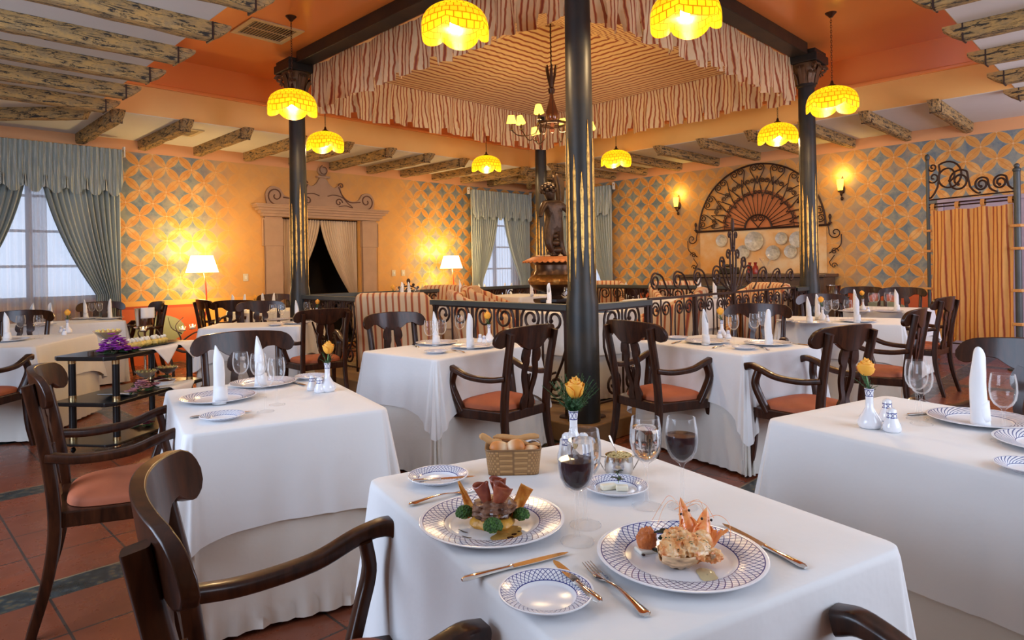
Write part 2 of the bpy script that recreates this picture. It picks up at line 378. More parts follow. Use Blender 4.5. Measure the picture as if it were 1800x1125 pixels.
# ---------------------------------------------------------------- mesh builder
class MB:
    def __init__(s): s.v = []; s.f = []; s.uv = []
    def add(s, vs, fs, uvs=None):
        n = len(s.v); s.v += [tuple(v) for v in vs]
        for i, f in enumerate(fs):
            s.f.append(tuple(n+k for k in f)); s.uv.append(uvs[i] if uvs else None)
        return s
    def box(s, c, d, rz=0.0, taper=1.0):
        hx, hy, hz = d[0]/2, d[1]/2, d[2]/2; cs, sn = math.cos(rz), math.sin(rz); vs = []
        for z in (-hz, hz):
            k = taper if z < 0 else 1.0
            for x, y in ((-hx, -hy), (hx, -hy), (hx, hy), (-hx, hy)):
                x *= k; y *= k
                vs.append((c[0]+x*cs-y*sn, c[1]+x*sn+y*cs, c[2]+z))
        return s.add(vs, [(3, 2, 1, 0), (4, 5, 6, 7), (0, 1, 5, 4), (1, 2, 6, 5), (2, 3, 7, 6), (3, 0, 4, 7)])
    def grid(s, fn, nu, nv, cu=False, cv=False, flip=False):
        vs = [fn(i/nu, j/nv) for j in range(nv+(0 if cv else 1)) for i in range(nu+(0 if cu else 1))]
        ru = nu if cu else nu+1; rv = nv if cv else nv+1; fs = []; uvs = []
        for j in range(nv):
            for i in range(nu):
                a = j*ru+i; b = j*ru+(i+1) % ru; c = ((j+1) % rv)*ru+(i+1) % ru; d = ((j+1) % rv)*ru+i
                fs.append((a, d, c, b) if flip else (a, b, c, d))
                q = [(i/nu, j/nv), ((i+1)/nu, j/nv), ((i+1)/nu, (j+1)/nv), (i/nu, (j+1)/nv)]
                uvs.append([q[0], q[3], q[2], q[1]] if flip else q)
        return s.add(vs, fs, uvs)
    def lathe(s, prof, seg=24, c=(0, 0, 0), rmod=None):
        nv = len(prof)-1
        def fn(u, v):
            r, z = prof[round(v*nv)]; a = u*2*PI
            if rmod: r = r*rmod(a, z)
            return (c[0]+r*math.cos(a), c[1]+r*math.sin(a), c[2]+z)
        return s.grid(fn, seg, nv, cu=True)
    def sphere(s, c, r, seg=12, rings=8, sc=(1, 1, 1)):
        prof = [(max(1e-5, math.sin(PI*k/rings)), -math.cos(PI*k/rings)) for k in range(rings+1)]
        def fn(u, v):
            rr, z = prof[round(v*rings)]; a = u*2*PI
            return (c[0]+r*sc[0]*rr*math.cos(a), c[1]+r*sc[1]*rr*math.sin(a), c[2]+r*sc[2]*z)
        return s.grid(fn, seg, rings, cu=True)
    def sweep(s, pts, prof, sc=None, up=(0, 0, 1), caps=True, closed=False, uper=False):
        """prof: 2D outline; x along side axis, y along up axis"""
        P = [Vector(p) for p in pts]; n = len(P); m = len(prof); vs = []; U0 = Vector(up)
        L = 0
        for i in range(n):
            if closed: t = P[(i+1) % n]-P[i-1]
            else: t = P[min(i+1, n-1)]-P[max(i-1, 0)]
            if t.length < 1e-9: t = Vector((0, 0, 1))
            t.normalize(); U = U0
            if abs(t.dot(U)) > .97: U = Vector((0, 1, 0)) if abs(U0.y) < .9 else Vector((1, 0, 0))
            side = t.cross(U).normalized(); u2 = side.cross(t).normalized()
            k = sc[i] if sc else 1.0
            kx, ky = (k if isinstance(k, tuple) else (k, k))
            for (x, y) in prof: vs.append(P[i]+side*(x*kx)+u2*(y*ky))
        fs = []
        for i in range(n if closed else n-1):
            for j in range(m):
                a = i*m+j; b = i*m+(j+1) % m; c = ((i+1) % n)*m+(j+1) % m; d = ((i+1) % n)*m+j
                fs.append((a, b, c, d))
        if caps and not closed: fs.append(tuple(range(m-1, -1, -1))); fs.append(tuple((n-1)*m+j for j in range(m)))
        return s.add(vs, fs)
    def tube(s, pts, r, seg=8, caps=True, closed=False):
        rs = r if isinstance(r, (list, tuple)) else [r]*len(pts)
        prof = [(math.cos(2*PI*k/seg), math.sin(2*PI*k/seg)) for k in range(seg)]
        P = [Vector(p) for p in pts]; n = len(P); vs = []; prev = None
        for i in range(n):
            t = (P[(i+1) % n]-P[i-1]) if closed else (P[min(i+1, n-1)]-P[max(i-1, 0)])
            if t.length < 1e-9: t = Vector((0, 0, 1))
            t.normalize()
            if prev is None:
                a = Vector((0, 0, 1)) if abs(t.z) < .9 else Vector((1, 0, 0)); n1 = t.cross(a).normalized()
            else: n1 = (prev-t*prev.dot(t)); n1 = n1.normalized() if n1.length > 1e-6 else t.orthogonal().normalized()
            prev = n1; n2 = t.cross(n1)
            for x, y in prof: vs.append(P[i]+n1*(x*rs[i])+n2*(y*rs[i]))
        fs = []
        for i in range(n if closed else n-1):
            for j in range(seg):
                fs.append((i*seg+j, i*seg+(j+1) % seg, ((i+1) % n)*seg+(j+1) % seg, ((i+1) % n)*seg+j))
        if caps and not closed: fs.append(tuple(range(seg-1, -1, -1))); fs.append(tuple((n-1)*seg+j for j in range(seg)))
        return s.add(vs, fs)
    def xf(s, mat, start=0):
        for i in range(start, len(s.v)): s.v[i] = tuple(mat @ Vector(s.v[i]))
        return s
    def build(s, name, mat, parent=None, loc=None, rot=None, smooth=True, bevel=0.0, solid=0.0, sub=0, angle=40):
        me = D.meshes.new(name); me.from_pydata(s.v, [], s.f)
        if any(u is not None for u in s.uv):
            ul = me.uv_layers.new(name='UVMap'); k = 0
            for f, u in zip(me.polygons, s.uv):
                for i in range(len(f.vertices)):
                    if u is not None: ul.data[f.loop_start+i].uv = u[i]
        import bmesh
        bm = bmesh.new(); bm.from_mesh(me); bmesh.ops.recalc_face_normals(bm, faces=bm.faces); bm.to_mesh(me); bm.free()
        if smooth:
            me.shade_smooth()
            try: me.set_sharp_from_angle(angle=math.radians(angle))
            except Exception: pass
        me.materials.append(mat if not isinstance(mat, str) else M[mat])
        o = D.objects.new(name, me); COL.objects.link(o)
        if parent: o.parent = parent
        if loc is not None: o.location = loc
        if rot is not None: o.rotation_euler = rot if isinstance(rot, tuple) else (0, 0, rot)
        if solid: md = o.modifiers.new('solid', 'SOLIDIFY'); md.thickness = solid; md.offset = 0
        if sub: md = o.modifiers.new('sub', 'SUBSURF'); md.levels = sub; md.render_levels = sub
        if bevel: md = o.modifiers.new('bevel', 'BEVEL'); md.width = bevel; md.segments = 2; md.limit_method = 'ANGLE'
        return o
def rrect(w, h, r=None, seg=3):
    r = min(w, h)*.3 if r is None else r; out = []
    for cx, cy, a0 in ((w/2-r, h/2-r, 0), (-w/2+r, h/2-r, 90), (-w/2+r, -h/2+r, 180), (w/2-r, -h/2+r, 270)):
        for k in range(seg+1):
            a = math.radians(a0+90*k/seg); out.append((cx+r*math.cos(a), cy+r*math.sin(a)))
    return out
def cr(pts, n=6):
    """catmull-rom resample"""
    P = [Vector(p) for p in pts]; P = [P[0]*2-P[1]]+P+[P[-1]*2-P[-2]]; out = []
    for i in range(1, len(P)-2):
        a, b, c, d = P[i-1], P[i], P[i+1], P[i+2]
        for k in range(n):
            t = k/n; out.append(.5*((2*b)+(c-a)*t+(2*a-5*b+4*c-d)*t*t+(3*b-a-3*c+d)*t*t*t))
    out.append(P[-2]); return out
def lerpk(keys, t):
    for (a, va), (b, vb) in zip(keys, keys[1:]):
        if t <= b:
            k = 0 if b == a else (t-a)/(b-a); k = k*k*(3-2*k) if False else k
            return tuple(x+(y-x)*k for x, y in zip(va, vb)) if isinstance(va, tuple) else va+(vb-va)*k
    return keys[-1][1]

def tag(o, label, cat, group=None, kind=None):
    if label: o['label'] = label
    if cat: o['category'] = cat
    if group: o['group'] = group
    if kind: o['kind'] = kind
    return o
def thing(name, label, cat, loc=(0, 0, 0), rz=0.0, group=None):
    o = D.objects.new(name, None); COL.objects.link(o); o.location = loc; o.rotation_euler = (0, 0, rz); o.empty_display_size = .1
    return tag(o, label, cat, group)
def kids(o): return [c for c in D.objects if c.parent == o]
def dup(root, loc, rz=0.0, label=None, group=None, scale=None):
    r = root.copy(); COL.objects.link(r); r.location = loc; r.rotation_euler = (0, 0, rz)
    if label: r['label'] = label
    if group: r['group'] = group
    if scale: r.scale = (scale,)*3 if not isinstance(scale, tuple) else scale
    def rec(src, dst):
        for ch in KID.get(src.name, []):
            c = ch.copy(); COL.objects.link(c); c.parent = dst; rec(ch, c)
    rec(root, r); return r
KID = {}
def remember(root):
    """note the children of a prototype so copies can be made fast"""
    for c in kids(root):
        KID.setdefault(root.name, []).append(c); remember(c)
    return root
def struct(o): o['kind'] = 'structure'; return o
# ================================================================ ROOM SHELL
WA, WB = 11.1, 10.5          # far right wall plane (a), far left wall plane (b)
NA, NB = -2.6, -2.6          # the two walls behind the camera
TA0, TA1, TB0, TB1 = 1.92, 9.25, 1.18, 8.75   # raised orange tray
ZC, ZL, ZT = 3.25, 3.60, 4.0
PA0, PA1, PB0, PB1 = 3.9, 8.4, 3.15, 7.65     # pavilion columns
PZ = .15
TZ = .76                                       # cloth top

o = struct(MB().box(((NA+WA)/2, (NB+WB)/2, -.05), (WA-NA, WB-NB, .1)).build('floor', 'floor', smooth=False))

def wall(name, axis, plane, lo, hi, top, openings, mat, thick=.16, inward=-1):
    """axis 0: wall runs along x at y=plane; axis 1: runs along y at x=plane"""
    xs = sorted({lo, hi, *[o[0] for o in openings], *[o[1] for o in openings]})
    zs = sorted({0.0, top, *[o[2] for o in openings], *[o[3] for o in openings]})
    mb = MB()
    def hole(x, z): return any(o[0] < x < o[1] and o[2] < z < o[3] for o in openings)
    def P(x, z, d):
        y = plane-inward*d
        return (x, y, z) if axis == 0 else (y, x, z)
    for x0, x1 in zip(xs, xs[1:]):
        for z0, z1 in zip(zs, zs[1:]):
            if hole((x0+x1)/2, (z0+z1)/2): continue
            for d in (0, thick):
                mb.add([P(x0, z0, d), P(x1, z0, d), P(x1, z1, d), P(x0, z1, d)], [(0, 1, 2, 3)])
    for (a, b, z0, z1) in openings:
        q = [(a, z0), (b, z0), (b, z1), (a, z1)]
        for k in range(4):
            (xa, za), (xb, zb) = q[k], q[(k+1) % 4]
            mb.add([P(xa, za, 0), P(xb, zb, 0), P(xb, zb, thick), P(xa, za, thick)], [(0, 1, 2, 3)])
    return struct(mb.build(name, mat, smooth=False))
WIN1 = (.75, 2.45, .98, 2.85); WIN2 = (9.45, 10.65, .35, 2.75); WIN3 = (8.35, 9.55, .35, 2.75)
DOOR = (5.05, 6.55, 0.0, 2.24)
wall('wall_left', 0, WB, NA, WA, ZC, [WIN1, DOOR, WIN2], 'wall_left')
wall('wall_right', 1, WA, NB, WB, ZC, [WIN3], 'wall_right')
near = simple('cream plaster', (.62, .50, .34), .8)
NW1 = (1.6, 4.8, .9, 2.9); NW2 = (1.4, 4.6, .9, 2.9); NW3 = (7.3, 9.9, .9, 2.9)
wall('wall_near_left', 1, NA, NB, WB, ZC, [NW1], near, inward=1)
wall('wall_near_right', 0, NB, NA, WA, ZC, [NW2, NW3], near, inward=1)

# ceilings: flat white ring, fascia, orange tray
mb = MB()
for (x0, x1, y0, y1) in ((NA, TA0, NB, WB), (TA1, WA, NB, WB), (TA0, TA1, NB, TB0), (TA0, TA1, TB1, WB)):
    mb.box(((x0+x1)/2, (y0+y1)/2, ZC+.06), (x1-x0, y1-y0, .12))
struct(mb.build('ceiling', 'ceiling_white', smooth=False))
mb = MB()
for (x0, x1, y0, y1, z) in ((TA0-.1, PA0, TB0-.1, TB1+.1, ZT), (PA1, TA1+.1, TB0-.1, TB1+.1, ZT), (PA0, PA1, TB0-.1, PB0, ZT), (PA0, PA1, PB1, TB1+.1, ZT), (PA0-.1, PA1+.1, PB0-.1, PB1+.1, 4.62)):
    mb.box(((x0+x1)/2, (y0+y1)/2, z+.06), (x1-x0, y1-y0, .12))
for (c, d) in (((PA0-.05, (PB0+PB1)/2, 4.36), (.1, PB1-PB0+.2, .52)), ((PA1+.05, (PB0+PB1)/2, 4.36), (.1, PB1-PB0+.2, .52)), (((PA0+PA1)/2, PB0-.05, 4.36), (PA1-PA0, .1, .52)), (((PA0+PA1)/2, PB1+.05, 4.36), (PA1-PA0, .1, .52))): mb.box(c, d)
e = .0
for (c, d) in ((((TA0+TA1)/2, TB1+.06, (ZL+ZT)/2), (TA1-TA0+.24, .12, ZT-ZL)), ((TA1+.06, (TB0+TB1)/2, (ZL+ZT)/2), (.12, TB1-TB0, ZT-ZL)),
               (((TA0+TA1)/2, TB0-.06, (ZL+ZT)/2), (TA1-TA0+.24, .12, ZT-ZL)), ((TA0-.06, (TB0+TB1)/2, (ZL+ZT)/2), (.12, TB1-TB0, ZT-ZL))):
    mb.box(c, d)
struct(mb.build('ceiling', 'ceiling_orange', smooth=False))
mb = MB()
h = ZL-ZC-.006; zc = (ZL+ZC)/2+.003
mb.box(((TA0+TA1)/2, TB1+.04, zc), (TA1-TA0+.2, .1, h)); mb.box((TA1+.04, (TB0+TB1)/2, zc), (.1, TB1-TB0, h))
mb.box(((TA0+TA1)/2, TB0-.04, zc), (TA1-TA0+.2, .1, h)); mb.box((TA0-.04, (TB0+TB1)/2, zc), (.1, TB1-TB0, h))
struct(mb.build('trim_1', 'fascia', smooth=False))
mb = MB()
mb.box(((TA0+TA1)/2, TB1-.025, ZL+.02), (TA1-TA0, .05, .045)); mb.box((TA1-.025, (TB0+TB1)/2, ZL+.02), (.05, TB1-TB0-.1, .045))
struct(mb.build('trim_2', 'ceiling_orange', smooth=False, bevel=.012))

# ---------------------------------------------------------------- ceiling beams
def beam_mesh(L, tip=.13, w=.125, h=.135, seed=0):
    """runs along +x from the corbelled tip at x=0"""
    rnd = random.Random(seed); mb = MB(); n = max(6, int(L/.22))
    st = [(-tip, .25), (-tip*.55, .62), (-tip*.02, .93), (0, 1.0)]
    prof = []
    for x, k in st: prof.append((x, k))
    for i in range(1, n+1): prof.append((L*i/n, 1.0))
    vs = []; m = 8
    for i, (x, k) in enumerate(prof):
        j = [rnd.uniform(-.006, .006) for _ in range(8)]
        hh = h*(k if i < 3 else 1)
        q = [(-w/2, 0), (-w/2, -hh*.5), (-w/2+.006, -hh+.008), (-w*.2, -hh), (w*.2, -hh), (w/2-.006, -hh+.008), (w/2, -hh*.5), (w/2, 0)]
        for (y, z), jj in zip(q, j): vs.append((x, y+jj*(z < 0), z+jj*(z < -.01)))
    fs = []
    for i in range(len(prof)-1):
        for k in range(m): fs.append((i*m+k, (i+1)*m+k, (i+1)*m+(k+1) % m, i*m+(k+1) % m))
    fs.append(tuple(range(m))); fs.append(tuple((len(prof)-1)*m+k for k in range(m-1, -1, -1)))
    mb.add(vs, fs); return mb
def beam(loc, rz, L, label, grp, seed):
    o = beam_mesh(L, seed=seed).build('ceiling_beam', 'beam', loc=loc, rot=rz, smooth=False)
    tag(o, label, 'ceiling beam', grp)
    collar = MB().box((.012, 0, -.0695), (.012, .129, .139)).build('iron_strap', 'iron', parent=o, smooth=False)
    return o
ordn = ['nearest', 'second', 'third', 'fourth', 'fifth', 'sixth', 'seventh', 'eighth', 'ninth', 'tenth', 'eleventh', 'twelfth']
# left zone (beams cross between the fascia and the left wall)
for k in range(11):
    a = 2.18+.765*k
    if a > WA-.2: break
    beam((a, TB1-.02, ZC), PI/2, WB-TB1+.02, 'weathered beam over the left wall, %s in the row counted from the left curtains' % ordn[k], 'beams along the left wall', 10+k)
for k in range(11):
    b = 1.95+.765*k
    if b > WB-.3: break
    beam((TA1-.02, b, ZC), 0, WA-TA1+.02, 'weathered beam over the right wall, %s in the row counted from the right edge' % ordn[k], 'beams along the right wall', 30+k)
for k in range(7):
    b = 3.68+.765*k
    beam((TA0-.02+.06, b, ZC), PI, 3.6, 'long peeling beam across the upper left ceiling, %s in the row counted from the camera' % ordn[k], 'long beams over the left aisle', 50+k)
for k in range(6):
    a = 4.52+.765*k*1.25
    beam((a, TB0+.02-.04, ZC), -PI/2, 3.0, 'long peeling beam across the upper right ceiling, %s in the row counted from the camera' % ordn[k], 'long beams over the right aisle', 70+k)
b1 = beam_mesh(2.2, tip=.05, seed=91).build('ceiling_beam', 'beam', loc=(TA1+.1, TB1+.08, ZC), rot=math.atan2(WB-TB1, WA-TA1), smooth=False)
tag(b1, 'diagonal beam running into the far corner of the room', 'ceiling beam')
b2 = beam_mesh(2.3, tip=.05, seed=92).build('ceiling_beam', 'beam', loc=(TA0-.05, TB1+.05, ZC), rot=math.atan2(WB-TB1, -1.9), smooth=False)
tag(b2, 'diagonal beam over the left curtains', 'ceiling beam')

def vent(loc, rz, w, l, label, z):
    t = thing('ceiling_vent', label, 'air vent', (loc[0], loc[1], z), rz)
    mb = MB(); f = .06
    mb.box((0, -l/2+f/2, -.008), (w, f, .016)); mb.box((0, l/2-f/2, -.008), (w, f, .016)); mb.box((-w/2+f/2, 0, -.008), (f, l-2*f, .016)); mb.box((w/2-f/2, 0, -.008), (f, l-2*f, .016))
    mb.build('frame', 'vent', t, smooth=False, bevel=.004)
    mb = MB(); n = 14
    for i in range(n): mb.box((-w/2+f+(w-2*f)*(i+.5)/n, 0, -.006), (.007, l-2*f, .004))
    mb.box((0, 0, -.006), (w-2*f, .012, .006)); mb.build('slat', 'vent', t, smooth=False)
    MB().box((0, 0, -.002), (w-f, l-f, .004)).build('backing', 'black', t, smooth=False)
p = atd(470, 52, 6.55); vent((3.25, 7.03), 0, .60, .57, 'cream air grille in the orange ceiling beside the left pendant lamp', ZT)
vent((3.17, 9.42), 0, .34, .50, 'narrow air grille in the white ceiling above the wall lamp', ZC)
t = MB().lathe([(0.001, -.012), (.09, -.01), (.115, 0)], 20).build('ceiling_speaker', 'ceiling_white', loc=(1.55, 9.6, ZC)); tag(t, 'round flush speaker in the white ceiling above the left curtains', 'speaker')

# ---------------------------------------------------------------- windows
def window(n, axis, plane, spec, rows, cols):
    x0, x1, z0, z1 = spec
    t = D.objects.new('window_%d' % n, None); COL.objects.link(t)
    t.location = ((x0+x1)/2, plane+.1, z0) if axis == 0 else (plane+.1, (x0+x1)/2, z0); t.rotation_euler = (0, 0, 0 if axis == 0 else PI/2)
    struct(t); w = x1-x0; h = z1-z0; f = .06
    mb = MB()
    mb.box((0, 0, f/2), (w, .06, f)); mb.box((0, 0, h-f/2), (w, .06, f)); mb.box((-w/2+f/2, 0, h/2), (f, .06, h-2*f)); mb.box((w/2-f/2, 0, h/2), (f, .06, h-2*f))
    for i in range(1, cols): mb.box((-w/2+w*i/cols, 0, h/2), (.07 if i*2 == cols else .03, .05, h-2*f))
    for j in range(1, rows): mb.box((0, .004, h*j/rows), (w-2*f, .03, .035))
    mb.build('window_frame', 'window_frame', t, smooth=False)
    MB().box((0, .012, h/2), (w-f, .004, h-f)).build('pane', 'pane', t, smooth=False)
window(1, 0, WB, WIN1, 4, 2); window(2, 0, WB, WIN2, 5, 2); window(3, 1, WA, WIN3, 5, 2)

# ---------------------------------------------------------------- curtains
def drape_panel(x_top0, x_top1, x_tie0, x_tie1, z_top, z_tie, z_bot, folds=13, depth=.045, bow=.0, seed=1):
    """panel in local x/z, y is depth; sweeps from the rod to the tie then falls"""
    rnd = random.Random(seed); ph = [rnd.uniform(-.5, .5) for _ in range(folds+1)]
    def fn(u, v):
        z = z_top+(z_bot-z_top)*v
        if z > z_tie:
            k = (z_top-z)/(z_top-z_tie); e = k**1.9 if bow == 0 else k**bow
            a = x_top0+(x_tie0-x_top0)*e; b = x_top1+(x_tie1-x_top1)*(k**3.2)
        else:
            k = (z_tie-z)/(z_tie-z_bot); w = .35*min(1, k*1.8)
            a = x_tie0-(x_tie1-x_tie0)*w*.3; b = x_tie1+(x_tie1-x_tie0)*w*.1
        x = a+(b-a)*u
        s = 1.0 if z > z_tie else .8
        y = math.sin(u*folds*2*PI+ph[int(u*folds)]*.8*math.sin(v*3))*depth*s*(.75+.25*math.sin(v*5+u*9))
        return (x, y, z)
    mb = MB(); mb.grid(fn, folds*8, 30); return mb
def valance_blue(w, z_top, drop, swags):
    def fn(u, v):
        x = -w/2+w*u; f = abs(((u*swags) % 1)-.5)*2
        dz = drop*(1-.34*f**3)
        z = z_top-dz*v
        y = -.07+math.sin(u*w/.075*2*PI)*.022*(1-.4*v)-.035*v*(1-f**4)+.012*math.sin(u*w/.031*2*PI+v*4)
        return (x, y, z)
    mb = MB(); mb.grid(fn, int(w/.0095), 12)
    # the gathered ties between the swags
    for i in range(1, swags):
        x = -w/2+w*i/swags
        for k in (-1, 1):
            mb.grid(lambda u, v, x=x, k=k: (x+k*(.008+.02*v)*math.sin(u*PI)+k*.006, -.10-.015*math.cos(u*PI), z_top-drop*.64-.24*drop*v-.02*math.sin(u*PI)), 4, 5)
    return mb
def curtain_set(desc, axis, plane, c, w, z_top, drop, swags, left=True, right=True, gap=0):
    inset = -.16
    loc = (c, plane+inset, 0) if axis == 0 else (plane+inset, c, 0); rz = 0 if axis == 0 else -PI/2
    t = thing('curtain', 'blue grey tied-back curtains with scalloped valance %s' % desc, 'curtain', loc, rz)
    if left: drape_panel(-.04, -w/2+.02, -w/2+.33, -w/2+.03, z_top, 1.05, .03, seed=3).build('drape', 'drape', t)
    if right: drape_panel(.04, w/2-.02, w/2-.33, w/2-.03, z_top, 1.05, .03, seed=5).build('drape', 'drape', t)
    valance_blue(w, z_top, drop, swags).build('valance', 'drape', t)
    def sh(u, v): return (-w/2+.1+(w-.2)*u, .055+.022*math.sin(u*w/.09*2*PI+.6*math.sin(v*3)), z_top-.02-(z_top-.08)*v)
    mb = MB(); mb.grid(sh, int(w/.014), 4); mb.build('voile', 'sheer', t)
    mb = MB(); mb.tube([(-w/2-.05, -.02, z_top), (w/2+.05, -.02, z_top)], .012); mb.build('rod', 'brass', t)
    mb = MB(); mb.box((-w/2-.035, 0, z_top-.02), (.02, .07, .14)); mb.box((w/2+.035, 0, z_top-.02), (.02, .07, .14)); mb.build('bracket', 'ceiling_white', t, smooth=False)
    return t
curtain_set('on the near left window', 0, WB, 1.62, 2.02, 3.06, .66, 9)
# the gathered white sheer strip hanging down the middle of the left window
mb = MB(); mb.grid(lambda u, v: (-.11+.22*u, .03*math.sin(u*5*2*PI), 3.0-2.9*v), 40, 4)
o = mb.build('sheer_drop', 'sheer', loc=(1.66, WB-.26+.22, 0)); tag(o, 'gathered white sheer drop in the middle of the left window', 'curtain'); o.location = (1.66, WB-.085, 0)
curtain_set('on the far window left of the room corner', 0, WB, 10.03, 1.82, 2.98, .62, 8)
curtain_set('on the far window right of the room corner', 1, WA, 8.93, 1.86, 2.98, .62, 8)

# ---------------------------------------------------------------- doorway with carved surround
dc = (DOOR[0]+DOOR[1])/2; dw = DOOR[1]-DOOR[0]
mb = MB()
for (c, d) in (((dc, WB+1.9, 1.2), (3.4, .1, 2.6)), ((dc-1.65, WB+1.03, 1.2), (.1, 1.7, 2.6)), ((dc+1.65, WB+1.03, 1.2), (.1, 1.7, 2.6)), ((dc, WB+1.03, 2.45), (3.4, 1.7, .1)), ((dc, WB+1.03, -.05), (3.4, 1.74, .1))):
    mb.box(c, d)
struct(mb.build('wall_back_room', 'dark', smooth=False))
t = D.objects.new('door_1', None); COL.objects.link(t); t.location = (dc, WB, 0); struct(t)
def relief(mb, pts, w=.012, y=-.05):
    mb.tube([(x, y, z) for x, z in pts], w, 6)
for s_ in (-1, 1):
    mb = MB(); mb.box((s_*(dw/2+.17), -.03, 1.12), (.30, .06, 2.24)); mb.box((s_*(dw/2+.17), -.045, .12), (.36, .09, .24)); mb.box((s_*(dw/2+.18), -.034, 1.98), (.35, .068, .46))
    mb.build('pilaster', 'stone', t, smooth=False, bevel=.008)
    mb = MB(); 
    relief(mb, [(s_*(dw/2+.33), .25), (s_*(dw/2+.33), 1.75)], .005, -.064); relief(mb, [(s_*(dw/2+.345), 1.76), (s_*(dw/2+.345), 2.18)], .005, -.070); relief(mb, [(s_*(dw/2+.01), .25), (s_*(dw/2+.01), 2.2)], .005, -.064)
    mb.build('incised_line', 'stone_line', t)
mb = MB(); W2 = dw+1.05
for i, (z, hh, ex, dp) in enumerate(((2.265, .05, -.30, .10), (2.31, .05, -.22, .13), (2.355, .045, -.12, .16), (2.395, .04, -.04, .19), (2.425, .025, .0, .20))):
    mb.box((0, -dp/2, z), (W2+ex, dp, hh))
mb.build('entablature', 'stone', t, smooth=False, bevel=.006)
mb = MB(); z0 = 2.44
outline = [(-1.02, z0), (-1.04, z0+.18), (-.95, z0+.30), (-.80, z0+.28), (-.70, z0+.16), (-.52, z0+.15), (-.38, z0+.24), (-.33, z0+.40), (-.22, z0+.36), (-.12, z0+.42), (-.07, z0+.50), (0, z0+.52)]
P = cr([(x, 0, z) for x, z in outline], 5); P2 = P+[Vector((-p.x, 0, p.z)) for p in reversed(P[:-1])]
n = len(P2); vs = [(p.x, -.045, p.z) for p in P2]+[(p.x, 0, p.z) for p in P2]
mb.add(vs, [tuple(range(n)), tuple(range(2*n-1, n-1, -1))]+[(i, (i+1) % n, n+(i+1) % n, n+i) for i in range(n)])
mb.box((0, -.04, z0+.53), (.24, .08, .035)); mb.sphere((0, -.03, z0+.64), .09, 14, 8, (1.1, .5, .95))
mb.build('pediment', 'stone', t, smooth=False, bevel=.006)
mb = MB()
def spiral(cx, cz, r0, turns, a0, sgn, n=28, shrink=.15):
    return [(cx+sgn*(r0*(1-(1-shrink)*k/n))*math.cos(a0+turns*2*PI*k/n), cz+(r0*(1-(1-shrink)*k/n))*math.sin(a0+turns*2*PI*k/n)) for k in range(n+1)]
for s_ in (-1, 1):
    for wdt, y in ((.011, -.05),):
        relief(mb, spiral(s_*.87, z0+.15, .15, 1.35, -PI/2, s_), wdt, y)
        relief(mb, spiral(s_*.35, z0+.40, .055, 1.1, 0, -s_), wdt, y)
        relief(mb, [(p.x, p.z) for p in cr([(s_*.30, 0, z0+.38), (s_*.38, 0, z0+.22), (s_*.52, 0, z0+.12), (s_*.74, 0, z0+.13)], 6)], wdt, y)
        relief(mb, spiral(s_*.30, z0+.10, .075, 1.2, 0, s_), wdt, y)
        relief(mb, [(p.x, p.z) for p in cr([(s_*.30, 0, z0+.03), (s_*.44, 0, z0+.05), (s_*.58, 0, z0+.02), (s_*.48, 0, z0+.10), (s_*.36, 0, z0+.20), (s_*.20, 0, z0+.23), (s_*.08, 0, z0+.20)], 6)], .008, y)
relief(mb, spiral(0, z0+.65, .085, 1.0, PI*.6, 1, shrink=.6), .008, -.078)
mb.build('carved_scroll', 'stone_line', t)
cu = thing('curtain', 'cream tied-back curtains hanging in the carved doorway', 'curtain', (dc, WB+.09, 0))
drape_panel(-.0, -dw/2+.02, -dw/2+.12, -dw/2+.02, 2.22, .82, .03, 15, .022, bow=1.5, seed=8).build('drape', 'cream_drape', cu)
drape_panel(.0, dw/2-.02, dw/2-.12, dw/2-.02, 2.22, .82, .03, 15, .022, bow=1.5, seed=9).build('drape', 'cream_drape', cu)
MB().tube([(-dw/2+.005, 0, 2.225), (dw/2-.005, 0, 2.225)], .01).build('rod', 'iron', cu)
def wall_plate(loc, r, rx_, mat, label, grp):
    o = MB().lathe([(.001, 0), (r*.55, 0), (r*.62, .012), (r*.95, .022), (r, .030), (r*.96, .026), (r*.62, .018), (r*.55, .008), (.001, .006)], 24).build('wall_plate', mat, loc=loc)
    o.rotation_euler = rx_; tag(o, label, 'plate', grp); return o
dp = simple('dark green plate', (.03, .045, .03), .25)
for i, (x, z) in enumerate([(-.25, 1.65), (-.25, 1.38), (-.25, 1.12), (.1, 1.75), (.1, 1.45), (.12, 1.18)]):
    wall_plate((dc+.35+x, WB+1.85, z), .11, (PI/2, 0, 0), dp, 'dark plate on the shadowed wall seen through the doorway', 'dark plates in the back room')
for (a, z, lb) in ((4.42, 1.24, 'cream switch plate left of the carved doorway'), (7.28, 1.26, 'cream switch plate right of the doorway, the left one of two'), (7.50, 1.26, 'cream switch plate right of the doorway, the right one of two')):
    tt = thing('wall_switch', lb, 'switch', (a, WB-.001, z)); MB().box((0, -.005, 0), (.085, .01, .12)).build('plate', 'switch', tt, bevel=.003); MB().box((0, -.012, 0), (.03, .008, .05)).build('rocker', 'ceiling_white', tt, bevel=.002)

